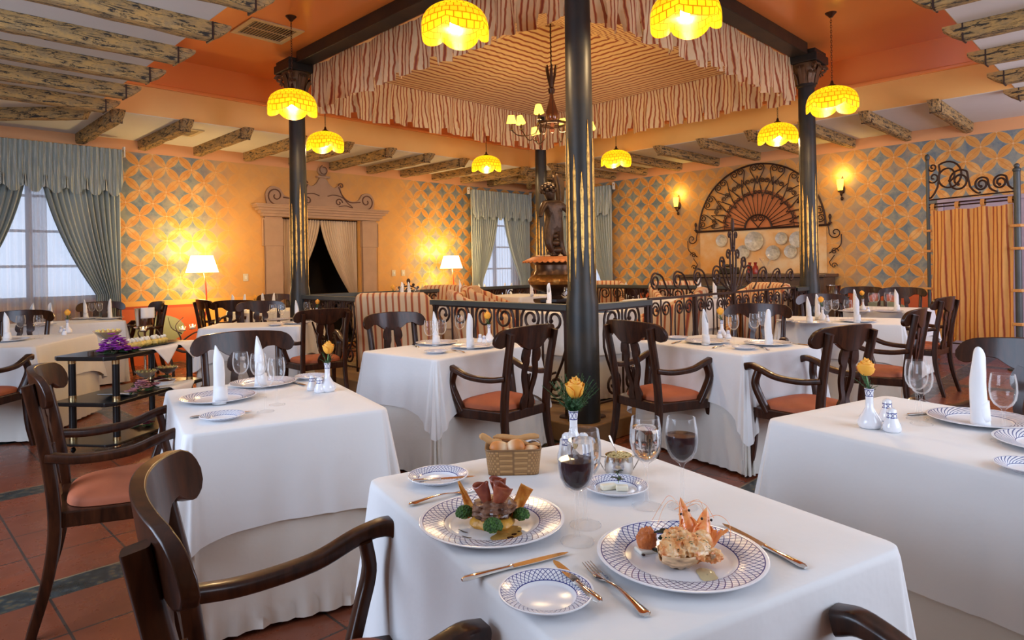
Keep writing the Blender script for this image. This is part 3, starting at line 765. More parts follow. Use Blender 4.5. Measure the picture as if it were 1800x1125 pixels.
# ---------------------------------------------------------------- right wall: lunette grille, panel, plates, counter
AC, AR, AZ = 5.0, 1.12, 1.93
G = thing('iron_lunette_grille', 'wrought iron half-round fan grille on the right wall above the plates', 'iron grille', (WA-.05, AC, AZ), -PI/2)
n = 40; vs = [(0, .035, 0)]+[(AR*math.cos(PI*k/n), .035, AR*math.sin(PI*k/n)) for k in range(n+1)]
inner = [(0, .03, 0)]+[(AR*.60*math.cos(PI*k/n), .03, AR*.60*math.sin(PI*k/n)) for k in range(n+1)]
MB().add(inner, [(0, k, k+1) for k in range(1, n+1)]).build('backing', 'red_panel', G, smooth=False)
mb = MB()
def arc2(r, a0, a1, n=36): return [(r*math.cos(a0+(a1-a0)*k/n), 0, r*math.sin(a0+(a1-a0)*k/n)) for k in range(n+1)]
mb.tube(arc2(AR, 0, PI, 48), .016, 6); mb.tube(arc2(.24, 0, PI), .016, 6); mb.tube([(-AR-.06, 0, 0), (AR+.06, 0, 0)], .02, 6)
mb.build('frame', 'iron', G)
mb = MB()
for k in range(19):
    a = PI*(k+.5)/19; mb.tube([(.24*math.cos(a), 0, .24*math.sin(a)), (.60*math.cos(a), 0, .60*math.sin(a))], .007, 5)
mb.tube(arc2(.62, 0.02, PI-.02), .006, 5)
mb.build('spoke', 'iron', G)
def scroll_heart(mb, a, rin, rout, wid, inward, r=.008):
    """pair of C scrolls forming a heart between radii, mirrored on the radial axis at angle a"""
    for s_ in (-1, 1):
        tip_r, eye_r = (rin, rout) if not inward else (rout, rin)
        pts = []
        d = eye_r-tip_r
        pts.append((0, tip_r)); pts.append((s_*wid*.45, tip_r+d*.35)); pts.append((s_*wid*.95, tip_r+d*.72))
        N = 16; R0 = wid*.5
        for k in range(N+1):
            t_ = k/N; ang = (0 if s_ > 0 else PI)+s_*(t_*1.45*2*PI)*(1 if d > 0 else -1)
            rr = R0*(1-.72*t_); pts.append((s_*wid*.5+rr*math.cos(ang)*1.0, eye_r-(abs(R0)*.55)*(1 if d > 0 else -1)+rr*math.sin(ang)))
        ca, sa = math.cos(a), math.sin(a)
        P = cr([(x*sa+y*ca, 0, -x*ca+y*sa) for x, y in pts], 2); mb.tube(P, r, 5)
mb = MB()
for k in range(9): scroll_heart(mb, PI*(k+.5)/9, .78, AR-.03, .125, False, .009)
mb.build('outer_scroll', 'iron', G)
mb = MB()
for k in range(10):
    a = PI*(k+.5)/10; scroll_heart(mb, a, .55, .86, .085, False, .008)
for k in range(9): scroll_heart(mb, PI*(k+1)/10, .92, .62, .07, False, .007)
mb.build('inner_scroll', 'iron', G)
mb = MB(); scroll_heart(mb, PI/2, .02, .21, .12, False, .009); mb.build('centre_scroll', 'iron', G)
for s_ in (-1, 1):
    mb = MB(); x = s_*(AR+.07)
    mb.tube([(x, 0, 0), (x, 0, .10)], .012, 6); mb.sphere((x, 0, .13), .03, 8, 6, (.8, .8, 1.5)); mb.sphere((x, 0, .03), .03, 8, 5, (1.2, 1.2, .5))
    pts = [(x-s_*.03, -.02)]+spiral(x+s_*.08, -.13, .10, 1.3, PI*.9, s_, 22)[:]
    mb.tube([(p[0], 0, p[1]) for p in pts], .009, 5)
    mb.tube([(p.x, 0, p.z) for p in cr([(x+s_*.17, 0, -.16), (x+s_*.15, 0, -.34), (x-s_*.02, 0, -.46)], 6)], .009, 5)
    mb.tube([(p[0], 0, p[1]) for p in spiral(x+s_*.06, -.43, .06, 1.2, 0, s_, 18)], .008, 5)
    mb.tube([(p[0], 0, p[1]) for p in spiral(x+s_*.05, -.66, .05, 1.2, 0, s_, 18)], .008, 5)
    mb.tube([(x+s_*.06, 0, -.49), (x-s_*.02, 0, -.60), (x-s_*.0, 0, -.66)], .008, 5)
    mb.build('side_scroll', 'iron', G)
o = MB().box((WA-.012, AC, 1.541), (.02, 2*AR, .778)).build('wall_panel', 'panel', smooth=False); tag(o, 'pale mottled ochre panel behind the plates under the iron fan grille', 'wall panel')
PL = [((1271, 423), .11, 'small cut glass plate, far left'), ((1328, 424), .17, 'largest pale plate, upper middle'), ((1376, 419), .105, 'small pale plate right of the largest one'),
      ((1404, 421), .135, 'round plate beside the right pillar'), ((1309, 443), .12, 'pale plate behind the gate finial'), ((1361, 444), .125, 'pale plate, lower middle'), ((1392, 442), .11, 'dark patterned plate, lower right')]
for (px, py), r, lb in PL:
    u = (px-900)/FPX; d = S2*WA/(1+u); q = atd(px, py, d)
    wall_plate((WA-.03, q.y, q.z), r, (0, -PI/2, 0), 'plate_wall', '%s, on the panel under the iron fan grille' % lb, None)
t = thing('buffet_counter', 'brown stone buffet counter under the iron fan grille', 'counter', (WA-.31, 5.0, 0))
MB().box((0, 0, 1.12), (.58, 2.6, .05)).build('counter_top', 'counter', t, bevel=.01); MB().box((.02, 0, .545), (.5, 2.5, 1.09)).build('counter_base', 'counter', t, smooth=False)
for (y, lb) in ((5.62, 'dark'), (5.45, 'dark'),):
    pass
jm = simple('dark red glass jar', (.30, .03, .02), .15)
for i, (px, lb) in enumerate(((1318, 'left'), (1328, 'right'))):
    d = S2*(WA-.25)/(1+(px-900)/FPX); q = atd(px, 470, d)
    o = MB().lathe([(.001, 0), (.05, 0), (.055, .05), (.04, .13), (.02, .15), (.03, .20), (.001, .20)], 14).build('spice_jar', jm, loc=(q.x, q.y, 1.147)); tag(o, 'dark red jar on the buffet counter, %s one of the pair' % lb, 'jar')
q = atd(1346, 470, S2*(WA-.25)/(1+446/FPX)); t = MB().lathe([(.001, 0), (.06, 0), (.02, .03), (.02, .12), (.11, .27), (.105, .27), (.015, .13), (.001, .12)], 16).build('glass_vase', 'glass', loc=(q.x, q.y, 1.147)); tag(t, 'flared clear glass vase on the buffet counter', 'vase')
o = MB().box((0, 0, .06), (.2, .3, .12)).box((.0, .02, .15), (.1, .2, .05)).build('coffee_machine', 'black', loc=(WA-.3, 5.42, 1.147), bevel=.02); tag(o, 'black machine on the buffet counter behind the gate finial', 'machine')

# sconces
def sconce(b, z, label):
    t = thing('wall_sconce', label, 'wall lamp', (WA, b, z), 0)
    mb = MB(); mb.sphere((-.015, 0, -.02), .035, 10, 6, (.5, 1, 2)); mb.tube([(-.03, 0, -.03), (-.08, 0, -.13), (-.13, 0, -.10), (-.13, 0, -.05)], .012, 6); mb.sphere((-.06, 0, -.17), .025, 8, 6, (1, 1, 1.3)); mb.tube([(-.03, 0, .05), (-.05, 0, .16), (-.02, 0, .18)], .008, 6)
    mb.sphere((-.13, 0, -.06), .04, 10, 5, (1, 1, .5)); mb.build('bracket', 'shade_metal', t)
    MB().lathe([(.001, -.04), (.035, -.04), (.05, .06), (.052, .13), (.048, .13), (.046, .06), (.03, -.03)], 14, (-.13, 0, 0)).build('shade', 'miniature_shade', t)
    l = D.lights.new('sconce_light', 'POINT'); l.energy = 4; l.color = (1, .68, .18); l.shadow_soft_size = .05
    lo = D.objects.new('sconce_light', l); COL.objects.link(lo); lo.parent = t; lo.location = (-.14, 0, .20)
sconce(6.55, 2.47, 'small iron wall lamp left of the fan grille'); sconce(3.62, 2.50, 'small iron wall lamp right of the fan grille')
# lavender door panel behind the screen
d2 = D.objects.new('door_2', None); COL.objects.link(d2); d2.location = (WA, 1.30, 0); struct(d2)
MB().box((-.02, 0, 1.07), (.04, 1.9, 2.14)).build('door_leaf', 'lavender', d2, smooth=False)
mb = MB(); mb.box((-.035, 0, 2.17), (.07, 2.06, .06)); mb.box((-.035, .99, 1.07), (.07, .07, 2.14)); mb.box((-.035, -.99, 1.07), (.07, .07, 2.14)); mb.build('door_frame', 'lavender', d2, smooth=False, bevel=.006)

# ================================================================ PAVILION
mb = MB(); o = mb.box(((PA0+PA1)/2, (PB0+PB1)/2, PZ/2+.0005), (PA1-PA0+.34, PB1-PB0+.34, PZ-.001)).build('floor_platform', 'platform', smooth=False, bevel=.01); struct(o); o.name = 'floor'
mb = MB()
for k, (c, d) in enumerate((((PA0+.42, (PB0+PB1)/2, PZ+.002), (.24, PB1-PB0-.5, .004)), (((PA0+PA1)/2+.2, PB0+.42, PZ+.0022), (PA1-PA0-1.0, .24, .004)))): mb.box(c, d)
o = struct(mb.build('trim_3', 'mosaic', smooth=False))
def column(loc, where):
    t = thing('iron_column', 'dark iron column with gold flutes and leafy capital %s' % where, 'column', (loc[0], loc[1], 0))
    z0 = PZ
    MB().lathe([(.001, z0), (.125, z0), (.122, z0+.9), (.113, z0+.96), (.108, z0+1.0), (.104, 2.2), (.095, 3.5), (.11, 3.51), (.11, 3.54), (.001, 3.54)], 32).build('shaft', 'column', t)
    mb = MB()
    for k in range(12):
        a = 2*PI*(k+.5)/12; zb = 1.14+.22*((k*7) % 5)/5; zt = 2.42-.13*((k*5) % 4)
        def rr(z): return .1215+.001 if z < z0+.9 else (.1095-(z-z0-1)*.0042+.0012)
        N = 14; pts = []
        for i in range(N+1):
            z = zb+(zt-zb)*i/N; w = .0115*min(1, i/3.5, (N-i)/2.5)*(1+.15*math.sin(i*2.3+k))+.0004
            R = .1098-(z-1.15)*.0034
            for sg in (-1, 1): pts.append(((R)*math.cos(a+sg*w/R), R*math.sin(a+sg*w/R), z))
        mb.add(pts, [(2*i, 2*i+1, 2*i+3, 2*i+2) for i in range(N)])
    mb.build('gold_flute', 'gold', t, solid=.003)
    cap = MB().lathe([(.10, 3.52), (.115, 3.56), (.12, 3.66), (.155, 3.76), (.17, 3.78), (.001, 3.78)], 24).build('capital', 'capital', t)
    mb = MB()
    for k in range(8):
        a = 2*PI*k/8; h = .13 if k % 2 else .2
        for sg in (-1, 1):
            mb.sweep(cr([((.118)*math.cos(a), .118*math.sin(a), 3.545), ((.135)*math.cos(a+sg*.12), .135*math.sin(a+sg*.12), 3.545+h*.5), ((.175)*math.cos(a+sg*.16), .175*math.sin(a+sg*.16), 3.545+h), ((.20)*math.cos(a+sg*.14), .20*math.sin(a+sg*.14), 3.545+h-.035)], 4), rrect(.055, .014), sc=[1.2-.7*i/12 for i in range(13)], up=(math.cos(a), math.sin(a), 0))
    for k in range(4):
        a = PI/4+k*PI/2; c = Vector((.215*math.cos(a), .215*math.sin(a), 3.725)); n1 = Vector((math.cos(a), math.sin(a), 0))
        mb.tube([c+n1*(.05*(1-.75*i/20))*math.cos(i/20*3*PI)+Vector((0, 0, .05*(1-.75*i/20)*math.sin(i/20*3*PI))) for i in range(21)], .016, 6)
    mb.build('acanthus_leaf', 'capital', cap)
    MB().box((0, 0, 3.83), (.40, .40, .10)).box((0, 0, 3.90), (.36, .36, .06)).build('abacus', 'column', t, smooth=False, bevel=.01)
    return t
column((PA0, PB0), 'in the foreground at the centre'); column((PA0, PB1), 'left, beside the carved doorway')
column((PA1, PB0), 'right, in front of the fan grille'); column((PA1, PB1), 'at the back behind the urn')
BZ = 3.93
for (c, d, lb) in (((PA0, (PB0+PB1)/2, BZ), (.20, PB1-PB0-.40, .14), 'front left'), (((PA0+PA1)/2, PB0, BZ), (PA1-PA0-.40, .20, .14), 'front right'),
                   ((PA1, (PB0+PB1)/2, BZ), (.20, PB1-PB0-.40, .14), 'back right'), (((PA0+PA1)/2, PB1, BZ), (PA1-PA0-.40, .20, .14), 'back left')):
    o = MB().box(c, d).build('canopy_beam', 'column', smooth=False, bevel=.008); tag(o, 'dark iron lintel under the orange ceiling, %s side of the canopy' % lb, 'lintel')
# tent roof
CX_, CY_ = (PA0+PA1)/2, (PB0+PB1)/2; HW = (PA1-PA0)/2-.12
def tent(u, v):
    x = (u*2-1)*HW; y = (v*2-1)*HW; m = max(abs(x), abs(y))/HW; s_ = 1-m
    e = s_**1.5
    z = 3.885+.475*e-.05*math.sin(s_*PI)
    z += .012*math.sin(m*17)*(s_)*2*0+.006*math.sin(math.atan2(y, x)*28)*min(1, s_*3)
    return (x, y, z)
t = thing('tent_canopy', 'striped fabric tent canopy stretched between the four iron columns', 'canopy', (CX_, CY_, 0))
mb = MB(); mb.grid(tent, 64, 64); mb.build('tent_roof', 'tent', t)
def valance(L, drop, seed, sag=.05):
    rnd = random.Random(seed); ntab = int(L/.30); tab = L/ntab; notch = .055; xs = []
    for i in range(ntab):
        a = i*tab; xs += [(a, 0), (a+notch/2, 0), (a+notch/2+.001, 1)]
        for k in range(1, 8): xs.append((a+notch/2+(tab-notch)*k/8, 1))
        xs += [(a+tab-notch/2-.001, 1), (a+tab-notch/2, 0)]
    xs.append((L, 0)); NV = 9; ph = rnd.uniform(0, 6)
    vs = []; fs = []; uvs = []
    drops = [rnd.uniform(-.02, .03) for _ in range(ntab+1)]
    def pos(x, v, full):
        d = drop-(0 if full else .075)+(drops[min(ntab, int(x/tab))] if full else 0)
        w = .018*math.sin(x*13+ph)+.022*math.sin(x*29+1.7*ph+v*2.2)+.012*math.sin(x*51+v*3)
        sg = sag*abs(math.sin(x/L*PI*5))
        shift = .03*math.sin(x*3.3+ph)*v+.012*math.sin(x*11+v*5+ph)
        return (x-L/2+shift, w*(.35+v), -sg*(1-v)-d*v)
    for j in range(NV+1):
        for (x, f) in xs: vs.append(pos(x, j/NV, f))
    n = len(xs)
    for j in range(NV):
        for i in range(n-1):
            fs.append((j*n+i, (j+1)*n+i, (j+1)*n+i+1, j*n+i+1)); uvs.append([(xs[i][0], j/NV), (xs[i][0], (j+1)/NV), (xs[i+1][0], (j+1)/NV), (xs[i+1][0], j/NV)])
    mb = MB(); mb.add(vs, fs, uvs); return mb
LV = PA1-PA0-.30
for k, (c, rz) in enumerate((((-HW, 0), PI/2), ((0, -HW), 0), ((HW, 0), PI/2), ((0, HW), 0))):
    valance(LV, .57, k, .05 if k < 2 else .01).build('valance', 'valance', t, loc=(c[0]*1.0, c[1]*1.0, 3.90), rot=rz)

# railings --------------------------------------------------------
def scroll_pair(mb, x, z0, z1, w=.16, r=.008, y=0):
    """the drooping palmette under the handrail: two mirrored C scrolls on long legs"""
    H_ = z1-z0
    for s_ in (-1, 1):
        R = w*.36; cx = x+s_*w*.52; cz = z1-.07
        pts = [(x+s_*.045, z0+.02), (x+s_*w*.62, z0+H_*.30), (x+s_*w*1.0, z0+H_*.60), (cx+s_*R*1.25, cz-.03)]
        N = 18
        for k in range(N+1):
            t_ = k/N; a = t_*1.55*2*PI; rr = R*1.25*(1-.68*t_)
            pts.append((cx+s_*rr*math.cos(a), cz+rr*math.sin(a)))
        mb.tube([(p.x, y, p.z) for p in cr([(a, 0, b) for a, b in pts], 2)], r, 6)
        e = pts[-1]; mb.sphere((e[0], y, e[1]), r*1.8, 6, 4)
        # bottom curl
        pts = spiral(x+s_*w*.55, z0+.13, .105, 1.7, PI*.5, s_, 22, .2)
        mb.tube([(a, y, b) for a, b in pts], r, 6)
def railing(p0, p1, label, posts=(0, 1), top=True, panel=.58, grp=None, z0=PZ, hr=1.05):
    p0 = Vector((*p0, 0)); p1 = Vector((*p1, 0)); d = p1-p0; L = d.length
    t = thing('railing', label, 'railing', p0, math.atan2(d.y, d.x), grp)
    if top: MB().box((L/2, 0, hr-.028), (L, .085, .014)).box((L/2, -.036, hr-.045), (L, .012, .045)).box((L/2, .036, hr-.045), (L, .012, .045)).build('handrail', 'rail', t, smooth=False, bevel=.003)
    MB().box((L/2, 0, hr-.075), (L, .022, .014)).build('top_bar', 'iron', t, smooth=False); MB().box((L/2, 0, z0+.10), (L, .022, .014)).build('bottom_bar', 'iron', t, smooth=False)
    for x in posts:
        xx = max(.03, min(L-.03, L*x)); MB().box((xx, 0, (z0+hr-.04)/2), (.032, .032, hr-.04-z0)).lathe([(.001, z0), (.07, z0), (.065, z0+.012), (.001, z0+.014)], 16, (xx, 0, 0)).build('post', 'iron', t, smooth=False)
    n = max(1, round(L/panel)); mb = MB()
    for i in range(n):
        x = L*(i+.5)/n; scroll_pair(mb, x, z0+.10, hr-.08, min(.25, L/n*.43), .011); mb.tube([(x, 0, z0+.10), (x, 0, hr-.08)], .010, 6)
        if i: mb.box((L*i/n, 0, (z0+hr)/2), (.02, .02, hr-z0-.1))
    mb.build('scrollwork', 'iron', t); return t
railing((PA0, PB0+.13), (PA0, 4.98), 'low iron scroll railing left of the front column')
railing((PA0, 5.75), (PA0, PB1-.12), 'low iron scroll railing right of the left column')
railing((PA0+.13, PB0), (4.80, PB0), 'short iron scroll railing right of the front column')
railing((7.93, PB0), (PA1-.12, PB0), 'short iron scroll railing left of the right column')
railing((PA0+.12, PB1), (PA1-.12, PB1), 'long iron railing along the back left of the pavilion', (.33, .66), panel=.55)
railing((PA1, PB0+.12), (PA1, PB1-.12), 'long iron railing along the back right of the pavilion', (.33, .66), panel=.55)
# gate with scrolled crest
GX0, GX1 = 4.80, 7.93; t = thing('iron_gate', 'ornate iron gate with scrolled crest and tall finial right of the front column', 'gate', (GX0, PB0, 0))
L = GX1-GX0
mb = MB(); mb.box((L/2, 0, 1.03), (L, .03, .022)).box((L/2, 0, PZ+.10), (L, .03, .022))
for x in (.0, .25, .5, .75, 1): mb.box((max(.02, min(L-.02, x*L)), 0, (PZ+1.03)/2), (.035, .035, 1.03-PZ))
mb.build('frame', 'iron', t, smooth=False)
mb = MB()
for i in range(8): scroll_pair(mb, L*(i+.5)/8, PZ+.11, 1.0, .16); mb.tube([(L*(i+.5)/8, 0, PZ+.1), (L*(i+.5)/8, 0, 1.02)], .008, 6)
mb.build('panel_scrollwork', 'iron', t)
mb = MB()
def wave(x0, x1, n, base, amp, sgn):
    """running S scrolls climbing towards the middle"""
    w = (x1-x0)/n
    for i in range(n):
        xa = x0+w*i; zb = base(xa+w*.5); h = amp(xa+w*.5)
        c1 = (xa+w*.30, zb+h*.62); R = h*.36
        pts = [(xa+w*1.05, zb+h*.06), (xa+w*.86, zb+h*.22), (xa+w*.62, zb+h*.80)]
        N = 16
        for k in range(N+1):
            t_ = k/N; a = .35*PI+t_*1.5*2*PI; rr = R*(1-.62*t_); pts.append((c1[0]+rr*math.cos(a)*.9, c1[1]+rr*math.sin(a)))
        if sgn < 0: pts = [(2*x0+(x1-x0)-p_[0] if False else p_[0], p_[1]) for p_ in pts]
        mb.tube([(p.x, 0, p.z) for p in cr([(a, 0, b) for a, b in pts], 2)], .009, 6)
mid = L*.5
def amp(x): return .22+.07*max(0, 1-abs(x-mid)/1.2)
wave(0.0, mid-.1, 4, lambda x: 1.04, amp, 1); n0 = len(mb.v); wave(0.0, mid-.1, 4, lambda x: 1.04, amp, 1)
for i in range(n0, len(mb.v)): x, y, z = mb.v[i]; mb.v[i] = (L-x, y, z)
mb.build('crest_scroll', 'iron', t)
mb = MB(); mb.tube([(mid, 0, 1.03), (mid, 0, 1.75)], [.012, .008], 6); mb.sphere((mid, 0, 1.72), .02, 8, 6, (1, 1, 4)); mb.sphere((mid, 0, 1.50), .02, 8, 6)
for s_ in (-1, 1):
    for (cx, cz, R, foot) in ((.10, 1.42, .055, 1.04), (.24, 1.33, .07, 1.04), (.34, 1.16, .07, 1.04), (.07, 1.62, .035, 1.45)):
        pts = [(mid+s_*.03, foot), (mid+s_*(cx*.55), foot+(cz-foot)*.5), (mid+s_*(cx-R*.6), cz)]
        for k in range(17):
            t_ = k/16; a = PI-t_*1.35*2*PI; rr = R*(1-.65*t_); pts.append((mid+s_*(cx+rr*math.cos(a)*.8), cz+rr*math.sin(a)))
        mb.tube([(p.x, 0, p.z) for p in cr([(a, 0, b) for a, b in pts], 2)], .010, 6)
mb.build('finial', 'iron', t)

# ================================================================ LAMPS
def pendant(a, b, ztop, label, rim=3.03, R=.265, power=46, first=[None]):
    if first[0] is None:
        t = thing('pendant_lamp', label, 'pendant lamp', (a, b, rim))
        H_ = .200
        def fn(u, v):
            th = v*PI/2; rr = R*math.sin(th)**.85 if th > 0 else .0; rr = max(rr, .02)
            z = H_*math.cos(th)**1.0
            an = u*2*PI; sc_ = abs(math.sin(an*2.5)); k = max(0, (v-.55)/.45)
            z -= .065*k*k*(sc_**.6); rr *= 1-.05*k*(1-sc_)-.05*k*k
            return (rr*math.cos(an), rr*math.sin(an), z)
        mb = MB(); mb.grid(fn, 84, 22, cu=True); mb.build('lamp_shade', 'pendant', t)
        MB().lathe([(.001, H_+.07), (.012, H_+.06), (.018, H_+.03), (.045, H_+.012), (.05, H_-.01), (.001, H_-.012)], 16).build('cap', 'shade_metal', t)
        MB().lathe([(.001, -.005), (.02, .002), (.034, .03), (.036, .055), (.026, .09), (.015, .12), (.014, .15), (.001, .15)], 14).build('bulb', 'bulb', t)
        MB().lathe([(.001, .14), (.017, .145), (.019, .19), (.001, .195)], 12).build('socket', 'shade_metal', t)
        ch = MB(); z = H_+.07; zt = ZT-.05-3.03; i = 0
        while z < zt:
            n0 = len(ch.v); ch.tube([(.008*math.cos(k/8*2*PI), 0, .017*math.sin(k/8*2*PI)) for k in range(8)], .0024, 5, closed=True)
            ch.xf(Matrix.Translation((0, 0, z+.012)) @ Matrix.Rotation(PI/2*(i % 2), 4, 'Z'), n0); z += .026; i += 1
        ch.build('chain', 'shade_metal', t)
        MB().lathe([(.001, zt), (.015, zt), (.03, zt+.02), (.055, zt+.045), (.058, zt+.05), (.001, zt+.05)], 16).build('ceiling_rose', 'shade_metal', t)
        l = D.lights.new('pendant_light', 'POINT'); l.energy = power; l.color = WARM; l.shadow_soft_size = .05
        lo = D.objects.new('pendant_light', l); COL.objects.link(lo); lo.parent = t; lo.location = (0, 0, -.02)
        l2 = D.lights.new('pendant_uplight', 'POINT'); l2.energy = 13; l2.color = WARM; l2.shadow_soft_size = .04
        lo = D.objects.new('pendant_uplight', l2); COL.objects.link(lo); lo.parent = t; lo.location = (0, 0, .10)
        remember(t); first[0] = t; return t
    return dup(first[0], (a, b, rim), random.uniform(0, 3), label)
pendant(3.16, 3.72, ZT, 'yellow glass pendant lamp at the top centre, left of the front column', 3.09)
pendant(4.22, 2.42, ZT, 'yellow glass pendant lamp at the top, right of the front column', 3.08)
pendant(3.25, 6.47, ZT, 'yellow glass pendant lamp in front of the left column capital')
pendant(4.55, 8.12, ZT, 'small-looking yellow pendant lamp right of the left column, in front of the beams')
pendant(7.55, 8.12, ZT, 'yellow pendant lamp below the canopy, left of the chandelier')
pendant(8.85, 6.38, ZT, 'yellow pendant lamp just right of the front column, far behind it')
pendant(8.55, 3.58, ZT, 'yellow pendant lamp above the fan grille left of the right column', 2.96)
pendant(7.20, 2.44, ZT, 'yellow pendant lamp right of the right column capital', 2.95)

def floor_lamp(a, b, lean, label):
    t = thing('floor_lamp', label, 'floor lamp', (a, b, 0))
    MB().lathe([(.001, 0), (.13, 0), (.13, .015), (.03, .04), (.02, .06), (.001, .06)], 20).build('base', 'lamp_base', t)
    MB().tube(cr([(0, 0, .05), (lean*.2, 0, .5), (lean*1.1, 0, .9), (lean*.75, 0, 1.25), (lean*0, 0, 1.42)], 6), .011, 8).build('pole', 'red_metal', t)
    MB().lathe([(.225, 1.33), (.15, 1.58), (.147, 1.58), (.222, 1.33)], 28).build('lamp_shade', 'lampshade', t)
    MB().sphere((0, 0, 1.46), .035, 10, 8).build('bulb', 'bulb', t)
    l = D.lights.new('floor_lamp_light', 'POINT'); l.energy = 34; l.color = (1, .70, .28); l.shadow_soft_size = .06
    lo = D.objects.new('floor_lamp_light', l); COL.objects.link(lo); lo.parent = t; lo.location = (0, 0, 1.62)
    l = D.lights.new('floor_lamp_light', 'POINT'); l.energy = 18; l.color = (1, .70, .28); l.shadow_soft_size = .06
    lo = D.objects.new('floor_lamp_light', l); COL.objects.link(lo); lo.parent = t; lo.location = (0, 0, 1.28)
floor_lamp(3.58, 10.02, .05, 'floor lamp with a glowing cream shade and red stem left of the doorway')
floor_lamp(8.32, 10.02, .05, 'floor lamp with a glowing cream shade and red stem beside the far curtains')

# chandelier
t = thing('chandelier', 'glass and iron chandelier with small yellow shades under the tent canopy', 'chandelier', (CX_, CY_, 0))
zz = 3.09
MB().lathe([(.001, zz-.10), (.02, zz-.09), (.035, zz-.05), (.018, zz-.02), (.03, zz), (.075, zz+.07), (.08, zz+.16), (.03, zz+.33), (.02, zz+.40), (.001, zz+.40)], 18).build('glass_body', simple('smoked amber glass', (.16, .05, .025), .1, .2, .1, coat=.5), t)
mb = MB(); mb.lathe([(.001, zz+.40), (.035, zz+.40), (.045, zz+.45), (.02, zz+.48), (.001, zz+.48)], 14)
for k in range(8):
    a = k*PI/4; mb.sweep([(.02*math.cos(a), .02*math.sin(a), zz+.46), (.05*math.cos(a), .05*math.sin(a), zz+.60), (.075*math.cos(a), .075*math.sin(a), zz+.74)], rrect(.035, .006), sc=[.6, 1, .7], up=(math.cos(a), math.sin(a), 0))
mb.build('glass_plume', 'shade_metal', t)
mb = MB(); mb.tube([(0, 0, zz+.46), (.0, 0, 4.36)], .008, 6)
for i in range(20): mb.sphere((.006*(-1)**i, 0, zz+.76+.028*i), .012, 6, 4, (.7, .7, 1.3))
mb.build('chain', 'shade_metal', t)
mb = MB(); mb.lathe([(.165, zz+.0), (.19, zz+.0), (.19, zz+.03), (.165, zz+.03), (.165, zz)], 24)
for k in range(4): a = k*PI/2; mb.tube([(0, 0, zz+.01), (.18*math.cos(a), .18*math.sin(a), zz+.015)], .008, 6)
for k in range(2): a = PI*.25+k*PI; mb.tube(cr([(.0, 0, zz+.42), (.1*math.cos(a), .1*math.sin(a), zz+.36), (.2*math.cos(a), .2*math.sin(a), zz+.38), (.2*math.cos(a), .2*math.sin(a), zz+.02)], 5), .004, 5)
mb.build('ring', 'shade_metal', t)
for k in range(8):
    a = 2*PI*k/8+.35; ca, sa = math.cos(a), math.sin(a); R = .54 if k % 2 else .42; zt = zz-.03 if k % 2 else zz+.05
    MB().tube(cr([(.18*ca, .18*sa, zz+.01), (.24*ca, .24*sa, zz-.12), ((R-.1)*ca, (R-.1)*sa, zz-.15), (R*ca, R*sa, zt-.06)], 5), .007, 6).build('arm', 'shade_metal', t)
    q = MB().lathe([(.001, 0), (.03, 0), (.012, .015), (.011, .07), (.001, .07)], 10, (R*ca, R*sa, zt-.06)).build('candle_cup', 'shade_metal', t)
    sh = MB().lathe([(.062, .02), (.036, .12), (.034, .12), (.060, .02)], 16).build('shade', 'miniature_shade', t, loc=(R*ca, R*sa, zt)); sh.rotation_euler = (random.uniform(-.25, .25), random.uniform(-.25, .25), 0)
l = D.lights.new('chandelier_light', 'POINT'); l.energy = 45; l.color = WARM; l.shadow_soft_size = .25
lo = D.objects.new('chandelier_light', l); COL.objects.link(lo); lo.parent = t; lo.location = (0, 0, zz-.28)
